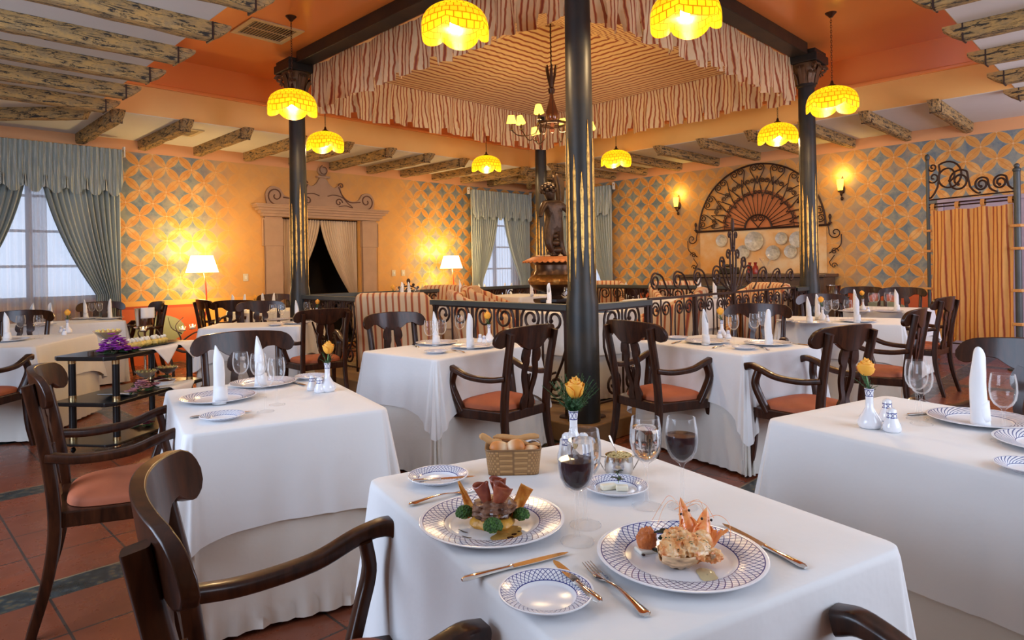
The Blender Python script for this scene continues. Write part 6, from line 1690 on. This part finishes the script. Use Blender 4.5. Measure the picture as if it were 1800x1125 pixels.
# ================================================================ DESSERT TROLLEY
TC = (1.57, 5.88); TA = math.radians(37); TH = .73
t = thing('dessert_trolley', 'black three-tier dessert trolley on the left', 'trolley', (*TC, 0), TA)
def shelf(z, L, Wd, nm, mat, th=.030):
    pts = [(-L/2, -Wd/2+.06), (-L/2+.05, -Wd/2), (L/2-.05, -Wd/2), (L/2, -Wd/2+.06), (L/2, Wd/2-.06), (L/2-.05, Wd/2), (-L/2+.05, Wd/2), (-L/2, Wd/2-.06)]
    n = len(pts); mb = MB().add([(x, y, zz) for zz in (z-th, z) for x, y in pts], [tuple(range(n-1, -1, -1)), tuple(range(n, 2*n))]+[(i, (i+1) % n, n+(i+1) % n, n+i) for i in range(n)])
    mb.build(nm, mat, t, smooth=False, bevel=.006)
TL, TW = 1.12, .50
shelf(TH, TL, TW, 'top_shelf', 'black'); shelf(.40, TL, TW, 'middle_shelf', 'black'); shelf(.10, TL, TW, 'bottom_shelf', 'black', .018)
for sx in (-1, 1):
    for sy in (-1, 1):
        x, y = sx*(TL/2-.13), sy*(TW/2-.07)
        lg = MB().tube([(x, y, .05), (x, y, TH-.022)], .025, 14).build('leg', 'black', t)
        for z in (.40, .10, TH-.022):
            mb = MB(); mb.tube([(x, y, z-.045), (x, y, z-.018 if z < .7 else z)], .0265, 14)
            if z < .7: mb.tube([(x, y, z), (x, y, z+.028)], .0265, 14)
            mb.build('brass_ferrule', 'brass', lg)
        MB().sphere((x, y, .022), .022, 12, 8, (1, .6, 1)).build('caster', 'black', t)
def TR(x, y, z): return (TC[0]+x*math.cos(TA)-y*math.sin(TA), TC[1]+x*math.sin(TA)+y*math.cos(TA), z)
def clothsq(x, y, s1, rz, z, lab, drape):
    """square napkin on the shelf whose corner hangs over the edge"""
    ca, sa = math.cos(rz), math.sin(rz); ed = -TW/2-.006
    def fn(u, v):
        a = (u-.5)*s1; b = (v-.5)*s1; X = x+a*ca-b*sa; Y = y+a*sa+b*ca; Z = z+.003+.001*math.sin(a*30)
        if Y < ed: Z -= (ed-Y)*.95; Y = ed-.012*math.sin(min(1, (ed-Y)*8))-.01
        return (X, Y, Z)
    mb = MB(); mb.grid(fn, 24, 24); o = mb.build('serving_napkin', 'napkin', loc=(*TC, 0), rot=TA, solid=.0015, angle=70); tag(o, lab, 'napkin')
clothsq(.02, -.19, .30, PI/4, TH, 'white napkin hanging off the trolley top, the left corner', True)
clothsq(.34, -.19, .30, PI/4+.05, TH, 'white napkin hanging off the trolley top, the right corner', True)
clothsq(.22, -.20, .30, PI/4, .40, 'cream napkin hanging off the trolley middle shelf', True)
tr = thing('serving_tray', 'long oval black tray of desserts on the trolley top', 'tray', TR(.06, -.045, TH+.006), TA)
MB().lathe([(.001, 0), (.15, 0), (.19, .014), (.195, .014), (.19, .010), (.001, .004)], 40).build('tray_body', 'black', tr).scale = (1.95, .68, 1)
rnd = random.Random(4); k = 0
for i in range(14):
    for j in range(2):
        x = -.24+.50*i/13+rnd.uniform(-.008, .008); y = -.075+.065*j+rnd.uniform(-.01, .01); w = (i+j) % 3 == 0
        p = TR(x, y, TH+.014); q = thing('fruit_pastry', '', 'pastry', p, rnd.uniform(0, 3), 'little fruit pastries on the oval tray')
        q['label'] = 'small cream-topped yellow pastry on the oval black tray of the trolley'
        blob('m', '', (0, 0, .020), .029, (1, 1, .85), i*2+j, .12, 4, 12, 8).build('fruit_base', 'dessert_y', q)
        blob('m', '', (.003, 0, .050), .015, (1, 1, 1.1), i+40, .15, 4, 10, 7).build('cream_top', 'dessert_w', q)
def bunch(loc, R, H_, mat, lab, n=26, seed=1, leaves=8, nm='flower_bunch'):
    rnd = random.Random(seed); t = thing(nm, lab, 'flowers', loc)
    mb = MB()
    for i in range(n):
        a = rnd.uniform(0, 6.28); r = R*math.sqrt(rnd.random()); c = Vector((r*math.cos(a), r*math.sin(a), .012+H_*(1-(r/R)**2)*rnd.uniform(.4, 1)))
        for q in range(3):
            b = q*2.1+a; leaf_mb(mb, c, (math.cos(b), math.sin(b), .35), .032, .040)
    mb.build('petals', mat, t, solid=.0006, angle=80)
    mb = MB()
    for i in range(leaves):
        a = i*2.4+seed; leaf_mb(mb, (R*.4*math.cos(a), R*.4*math.sin(a), .006), (math.cos(a), math.sin(a), .12), R*.8, .035)
    mb.build('leaf', 'leaf', t, solid=.0006, angle=80)
    return t
bunch(TR(-.33, -.09, TH+.001), .095, .13, M['purple'], 'purple bougainvillea bunch on the left end of the trolley top', 60, 2)
bunch(TR(-.27, -.17, TH+.001), .05, .02, M['purple'], 'small purple blossoms at the left tip of the oval tray', 8, 5, 5)
bunch(TR(-.10, -.14, .401), .06, .09, M['pink'], 'pink orchids on the trolley middle shelf behind the leg', 18, 7)
bunch(TR(-.25, -.17, .401), .035, .03, M['pink'], 'lilac orchid blossom on the trolley middle shelf, left', 6, 8, 3)
bunch(TR(.02, -.16, .401), .035, .03, M['pink'], 'pink blossom at the front right of the trolley middle shelf', 6, 9, 4)
bunch(TR(.10, .03, .401), .06, .04, M['maroon'], 'dark maroon flowers beside the dessert coupe', 12, 10)
bunch(TR(.27, .0, .401), .05, .03, M['maroon'], 'maroon petals around the chocolate bowl', 10, 12, 12)
bunch(TR(.0, -.05, .101), .07, .04, M['maroon'], 'dark red flowers on the trolley bottom shelf', 10, 13, 12)
bunch(TR(.40, .04, .401), .05, .02, M['leaf'], 'green leaves at the far end of the trolley middle shelf', 8, 14, 10, 'leaf_garnish')
def coupe(loc, s_, fill, lab, nm='dessert_coupe'):
    t = thing(nm, lab, 'glass bowl', loc); t.scale = (s_,)*3
    MB().lathe([(.001, 0), (.05, .001), (.05, .004), (.012, .012), (.008, .05), (.014, .065), (.06, .10), (.105, .15), (.103, .152), (.056, .104), (.001, .072)], 32).build('glass_bowl', 'glass', t, angle=60)
    mb = MB().lathe([(.001, .074), (.054, .106), (.095, .143), (.06, .150), (.001, .152)], 28); mb.build('filling', fill, t)
    mb = MB(); rnd = random.Random(5)
    for i in range(14): a = i*.45; mb.sphere((.078*math.cos(a), .078*math.sin(a), .150), .010, 8, 5)
    mb.build('topping', 'dessert_y', t)
    return t
coupe(TR(-.14, .12, TH+.001), 1.0, M['mousse'], 'large martini-shaped glass of mousse standing on the trolley top')
coupe(TR(.10, -.02, .401), .85, M['mousse'], 'wide cream dessert glass on the trolley middle shelf'); coupe(TR(.32, -.05, .401), .85, M['chocolate'], 'chocolate dessert coupe on the trolley middle shelf')
o = MB().lathe([(.001, 0), (.06, 0), (.085, .03), (.082, .031), (.058, .004), (.001, .003)], 24).build('glass_dish', 'porcelain', loc=TR(.22, -.10, .401)); tag(o, 'low white dish of chocolate on the trolley middle shelf', 'dish')
o = MB().sphere((0, 0, 0), .06, 14, 6, (1, 1, .25)).build('chocolate_pudding', 'chocolate', loc=TR(.22, -.10, .425)); tag(o, 'dark chocolate pudding in the low white dish', 'food')
o = MB().grid(lambda u, v: (-.11+.22*u, -.09+.18*v, .003+.03*(math.sin((1-u)*PI*.5)**6)), 16, 8).build('menu_sheet', 'paper', loc=TR(-.30, -.09, .401), rot=TA+.1, solid=.001); tag(o, 'curled white menu sheet on the trolley middle shelf', 'menu')
o = MB().lathe([(.001, 0), (.02, 0), (.02, .03), (.001, .03)], 10).box((.02, 0, .01), (.03, .02, .02)).build('small_shell', 'twig', loc=TR(-.48, -.02, TH+.001)); tag(o, 'small brown shell on the left end of the trolley top', 'ornament')

# champagne stand -------------------------------------------------
p = atd(254, 560, 8.0)
t = thing('champagne_stand', 'silver champagne bucket stand before the painted wall on the left', 'ice bucket stand', (p.x, p.y, 0))
MB().lathe([(.001, 0), (.13, 0), (.13, .012), (.03, .03), (.014, .05), (.014, .60), (.05, .66), (.12, .67), (.12, .68), (.001, .68)], 24).build('stand', 'steel', t)
bk = MB().lathe([(.001, .68), (.085, .68), (.095, .70), (.105, .90), (.112, .905), (.108, .905), (.098, .88), (.09, .70), (.001, .69)], 28).build('bucket', 'steel', t)
MB().tube([(.10, 0, .86), (.125, 0, .86), (.125, 0, .82), (.10, 0, .82)], .005, 6).build('bucket_handle', 'steel', bk)
o = MB().grid(lambda u, v: ((.115+.008*math.sin(u*9))*math.cos(-2.2+u*1.5), (.115+.008*math.sin(u*9))*math.sin(-2.2+u*1.5), .915-.13*v), 16, 6).build('waiter_cloth', 'napkin', loc=(p.x, p.y, 0), solid=.002); tag(o, 'folded white cloth over the champagne bucket', 'napkin')

# twig candle stand ------------------------------------------------
p = atd(300, 560, 7.2)
t = thing('twig_candle_holder', 'large curling branch candle holder right of the champagne bucket', 'candle holder', (p.x, p.y, 0), -PI/4)
def tw(pts, r0, r1): P = cr(pts, 6); return MB().tube(P, [r0+(r1-r0)*i/(len(P)-1) for i in range(len(P))], 7)
MB().lathe([(.001, 0), (.14, 0), (.12, .02), (.02, .03), (.018, .05), (.001, .05)], 18).build('base', 'iron', t)
mb = MB()
for pts, a, b in (([(0, 0, .04), (.02, 0, .25), (-.03, .02, .45), (.02, 0, .56)], .018, .012), ([(.02, 0, .50), (.16, -.02, .46), (.30, 0, .48), (.42, .02, .56), (.40, .02, .66)], .017, .006), ([(.0, 0, .52), (-.14, .02, .56), (-.28, 0, .58), (-.36, 0, .66), (-.33, .01, .74)], .014, .005),
                  ([(.05, 0, .50), (.12, -.02, .60), (.06, -.01, .74), (.14, 0, .84)], .010, .004), ([(.18, 0, .47), (.20, -.03, .36), (.30, 0, .34)], .009, .004), ([(.10, 0, .56), (.24, .02, .66), (.34, 0, .68), (.44, -.02, .72), (.46, 0, .64)], .009, .004),
                  ([(-.08, 0, .54), (-.12, -.02, .68), (-.20, 0, .74)], .008, .004), ([(-.2, 0, .57), (-.26, .02, .44), (-.36, 0, .42)], .008, .003), ([(.12, 0, .66), (.0, .02, .72), (-.03, 0, .84)], .007, .003)):
    k0 = tw(pts, a, b); mb.add(k0.v, k0.f)
mb.build('branch', 'twig', t)
cups = ((.13, 0, .70), (.24, 0, .72), (-.31, .01, .70))
for (x, y, z) in cups: MB().lathe([(.001, z-.012), (.035, z-.012), (.035, z-.006), (.001, z-.006)], 14, (x, y, 0)).build('cup_plate', 'iron', t)
R_ = Matrix.Rotation(-PI/4, 4, 'Z')
for (x, y, z), lb in zip(cups, ('middle', 'rightmost', 'leftmost')):
    w = R_ @ Vector((x, y, 0)); c = thing('tealight', 'lit tealight in a clear glass cup on the branch holder, %s of three' % lb, 'candle', (p.x+w.x, p.y+w.y, z-.0055))
    MB().lathe([(.001, 0), (.026, 0), (.034, .045), (.032, .045), (.025, .003), (.001, .003)], 18).build('glass_cup', 'glass', c)
    MB().lathe([(.001, .004), (.02, .004), (.02, .02), (.001, .02)], 14).build('wax', 'dessert_w', c)
    MB().lathe([(.001, .021), (.006, .028), (.004, .040), (.001, .05)], 10).build('flame', 'flame', c)
    l = D.lights.new('candle_light', 'POINT'); l.energy = .8; l.color = (1, .6, .25); l.shadow_soft_size = .02; lo = D.objects.new('candle_light', l); COL.objects.link(lo); lo.parent = c; lo.location = (0, 0, .07)

# ================================================================ URN AND STATUE
t = thing('bronze_urn', 'large bronze urn with orange scalloped rim at the pavilion centre', 'urn', (CX_, CY_, PZ))
MB().lathe([(.001, 0), (.30, 0), (.30, .06), (.26, .08), (.24, .10), (.24, .72), (.27, .75), (.27, .78), (.001, .78)], 8).build('pedestal', 'black', t, smooth=False)
mb = MB()
for k in range(8):
    a = (k+.5)*PI/4; n1 = Vector((math.cos(a), math.sin(a), 0)); s_ = Vector((-math.sin(a), math.cos(a), 0)); c = n1*.226
    P = [c+s_*(-.06)+Vector((0, 0, .15)), c+s_*(-.06)+Vector((0, 0, .5)), c+s_*(-.045)+Vector((0, 0, .60)), c+Vector((0, 0, .66)), c+s_*.045+Vector((0, 0, .60)), c+s_*.06+Vector((0, 0, .5)), c+s_*.06+Vector((0, 0, .15))]
    mb.tube(P, .012, 6)
mb.build('pedestal_arch', 'urn', t)
MB().lathe([(.001, .78), (.12, .78), (.08, .82), (.10, .85), (.26, .90), (.31, .96)], 48).build('bowl_foot', 'urn', t)
MB().lathe([(.31, .96), (.325, 1.0), (.31, 1.04), (.26, 1.08)], 80, rmod=lambda a, z: 1+.035*abs(math.sin(a*12))).build('gadroon_band', 'urn_gold', t)
MB().lathe([(.26, 1.08), (.235, 1.14), (.24, 1.20), (.29, 1.245), (.001, 1.245)], 48).build('neck', 'urn', t)
def rim(u, v):
    a = u*2*PI; r = .27+.13*v; z = 1.30-.055*v-.018*abs(math.sin(a*18))*(v > .85); return (r*math.cos(a), r*math.sin(a), z)
mb = MB(); mb.grid(rim, 216, 8, cu=True); mb.lathe([(.001, 1.27), (.27, 1.30)], 24); mb.build('scalloped_rim', 'urn_rim', t, solid=.006)
mb = MB(); rnd = random.Random(2)
for i in range(30): a = i*.7; mb.sphere((.22*math.cos(a), .22*math.sin(a), 1.31), .025, 8, 5, (1, 1, .6))
mb.build('pebbles', 'mousse', t)
# winged figure grown from a skinned skeleton
def skin_obj(name, verts, edges, radii, mat, parent=None, sub=2):
    me = D.meshes.new(name); me.from_pydata([tuple(v) for v in verts], edges, []); o = D.objects.new(name, me); COL.objects.link(o)
    o.modifiers.new('skin', 'SKIN'); 
    for i, r in enumerate(radii): me.skin_vertices[0].data[i].radius = (r, r) if not isinstance(r, tuple) else r
    me.skin_vertices[0].data[0].use_root = True
    m = o.modifiers.new('sub', 'SUBSURF'); m.levels = sub; m.render_levels = sub
    me.materials.append(M[mat]); 
    if parent: o.parent = parent
    return o
st = thing('winged_statue', 'dark bronze winged child figure standing on the urn', 'statue', (CX_, CY_, PZ+1.29), -PI/4+.5); st.scale = (1.22, 1.22, 1.22)
V = [(0, 0, .34), (0, 0, .42), (-.02, 0, .52), (-.03, 0, .58), (-.05, 0, .66), (-.06, -.01, .70), (.05, 0, .28), (.08, .02, .16), (.11, .0, .04), (.15, -.02, .01), (-.06, 0, .26), (-.09, -.03, .14), (-.02, -.02, .04), (-.05, -.05, .01),
     (.06, -.03, .55), (.13, -.06, .48), (.16, -.09, .40), (-.12, -.03, .54), (-.18, -.06, .47), (-.22, -.10, .40)]
E_ = [(0, 1), (1, 2), (2, 3), (3, 4), (4, 5), (0, 6), (6, 7), (7, 8), (8, 9), (0, 10), (10, 11), (11, 12), (12, 13), (2, 14), (14, 15), (15, 16), (2, 17), (17, 18), (18, 19)]
Rr = [.085, .075, .085, .04, .07, .055, .062, .045, .03, .025, .062, .045, .03, .025, .042, .030, .022, .042, .030, .022]
skin_obj('body', V, E_, Rr, 'statue', st)
mb = MB()
for i in range(26): a = i*2.4; z = 1-1.5*i/26; r = math.sqrt(max(0, 1-z*z)); mb.sphere((-.055+.07*r*math.cos(a), .01+.07*r*math.sin(a), .69+.06*z), .022, 8, 6)
mb.build('curly_hair', 'statue', st)
def wing(sg):
    def fn(u, v): return (.03+sg*.01+(.05+.13*v)*(1-.9*v)*0+.05+.13*math.sin(v*1.6)*(.35+.65*u)-(.08*v*v), .05+sg*.05+.03*u, .50+.36*v-.10*(1-u)*(1-v)-.12*u*(1-v))
    mb = MB(); mb.grid(fn, 8, 12); return mb
for sg in (-1, 1): wing(sg).build('wing', 'statue', st, solid=.02)
mb = MB(); 
for i in range(7): mb.sphere((.02*math.sin(i*2), .02*math.cos(i*3), .04+.045*i*.8), .075-.004*i, 10, 8, (1, .8, .6))
mb.build('rock_base', 'statue', st)
# iron ornament by the second lamp
p = atd(718, 500, 9.7)
t = thing('iron_ornament', 'dark filigree iron fan ornament left of the second floor lamp', 'ornament', (p.x, p.y, 0), -PI/4)
mb = MB(); mb.lathe([(.001, 0), (.14, 0), (.13, .02), (.02, .04), (.001, .04)], 16); mb.tube([(0, 0, .03), (0, 0, .86)], .014, 6)
mb.build('stand', 'iron', t)
mb = MB(); mb.tube([(.19*math.cos(PI*k/16), 0, .88+.20*math.sin(PI*k/16)) for k in range(17)], .012, 6); mb.tube([(-.2, 0, .88), (.2, 0, .88)], .012, 6)
for k in range(9):
    a = PI*(k+.5)/9; c = (.19*math.cos(a), .88+.20*math.sin(a)); mb.tube([(p_[0], 0, p_[1]) for p_ in spiral(.12*math.cos(a), .88+.13*math.sin(a), .045, 1.3, a, 1, 16)], .009, 5); mb.sphere((.215*math.cos(a), 0, .88+.23*math.sin(a)), .022, 8, 6)
mb.sphere((0, 0, 1.15), .03, 8, 6, (1, 1, 1.4)); mb.build('filigree', 'iron', t)

# ================================================================ FOLDING SCREEN
q0 = atd(1633, 460, 8.75); q1 = atd(1790, 455, 7.75)
L = math.hypot(q1.x-q0.x, q1.y-q0.y); an = math.atan2(q1.y-q0.y, q1.x-q0.x)
t = thing('iron_screen', 'wrought iron screen frame with a scrolled top at the right', 'screen', (q0.x, q0.y, 0), an)
mb = MB()
mb.tube([(0, 0, 0), (0, 0, 2.66)], .022, 10); mb.sphere((0, 0, 2.70), .032, 10, 6, (1, 1, 1.5)); mb.tube([(L, 0, 0), (L, 0, 2.36)], .035, 12); mb.sphere((L, 0, 2.38), .045, 12, 6, (1, 1, .8)); mb.sphere((L, 0, 2.43), .03, 10, 6)
mb.lathe([(.001, 0), (.10, 0), (.10, .02), (.03, .03), (.001, .03)], 16); mb.lathe([(.001, 0), (.12, 0), (.12, .02), (.04, .03), (.001, .03)], 16, (L, 0, 0)); mb.build('post', 'rail', t)
mb = MB()
for z in (2.13, 2.07, 2.03, .25): MB().tube([(0, 0, z), (L, 0, z)], .010, 6).build('cross_bar', 'iron', t)
mb = MB()
def s_scroll(x0, x1, zb, h, r=.012):
    w = x1-x0; c = (x0+w*.30, zb+h*.55); R = h*.40
    pts = [(x1, zb+h*.05), (x0+w*.88, zb+.02), (x0+w*.66, zb+h*.30), (x0+w*.58, zb+h*.75)]
    for k in range(19): t_ = k/18; a = .3*PI+t_*1.55*2*PI; rr = R*(1-.68*t_); pts.append((c[0]+rr*math.cos(a), c[1]+rr*math.sin(a)))
    P = [(p.x, 0, p.z) for p in cr([(a, 0, b) for a, b in pts], 2)]; mb.tube(P, r, 6); mb.sphere(P[-1], r*1.7, 8, 5)
n0 = 0
for (x0, x1, h) in ((.28*L, .62*L, .36), (.56*L, .80*L, .22), (.76*L, .995*L, .22)):
    n0 = len(mb.v); s_scroll(x0, x1, 2.14, h)
n0 = len(mb.v); s_scroll(.0, .36*L, 2.14, .50)
for i in range(n0, len(mb.v)): x, y, z = mb.v[i]; mb.v[i] = (.36*L-x, y, z)
mb.tube([(p_[0], 0, p_[1]) for p_ in spiral(.07, 2.56, .06, 1.3, PI, 1, 18)], .010, 6); mb.tube([(p_[0], 0, p_[1]) for p_ in spiral(.08, 2.42, .08, 1.3, PI, 1, 18)], .010, 6)
mb.build('scroll_top', 'iron', t)
cu = thing('curtain', 'orange and red striped curtain hung by tabs on the iron screen', 'curtain', (q0.x, q0.y, 0), an)
def sc(u, v):
    x = .05+(L-.10)*u+.03*math.sin(v*7+u*9)*v*(1-u)*.6; y = -.02+.020*math.sin(u*26+v*2)+.012*math.sin(u*51+v*6); return (x, y, 1.99-.02*abs(math.sin(u*PI*3))-1.70*v+.012*math.sin(u*20)*v)
mb = MB(); mb.grid(sc, 90, 30)
mb.uv = [[(a*L*1.0, b) for a, b in u] for u in mb.uv]; mb.build('fabric', 'screen', cu)
mb = MB()
for k in range(4):
    x = .07+(L-.14)*k/3; mb.grid(lambda u, v, x=x: (x-.025+.05*u, .022*math.cos(v*2*PI), 2.035+.045*math.sin(v*2*PI)), 3, 12, cv=True)
for z in (1.45, .95, .55, 1.72):
    mb.box((.0, -.0, z), (.10, .07, .03)); mb.box((L, -.0, z), (.12, .10, .035))
mb.build('tab', M['screen'], cu, bevel=.006)
# round ottoman behind the right column, at the wall
p = atd(1465, 505, 9.6)
o = MB().lathe([(.001, 0), (.2, 0), (.2, .8), (.22, .82), (.001, .84)], 24).build('waiter_station', 'counter', loc=(p.x, p.y, 0)); tag(o, 'dark round waiter stand behind the right column', 'side table')
o = MB().lathe([(.001, 0), (.08, 0), (.10, .14), (.105, .145), (.098, .145), (.08, .01), (.001, .01)], 20).build('ice_bucket', 'steel', loc=(p.x, p.y, .841)); tag(o, 'steel ice bucket behind the right column', 'ice bucket')
p = atd(1790, 500, 8.9)
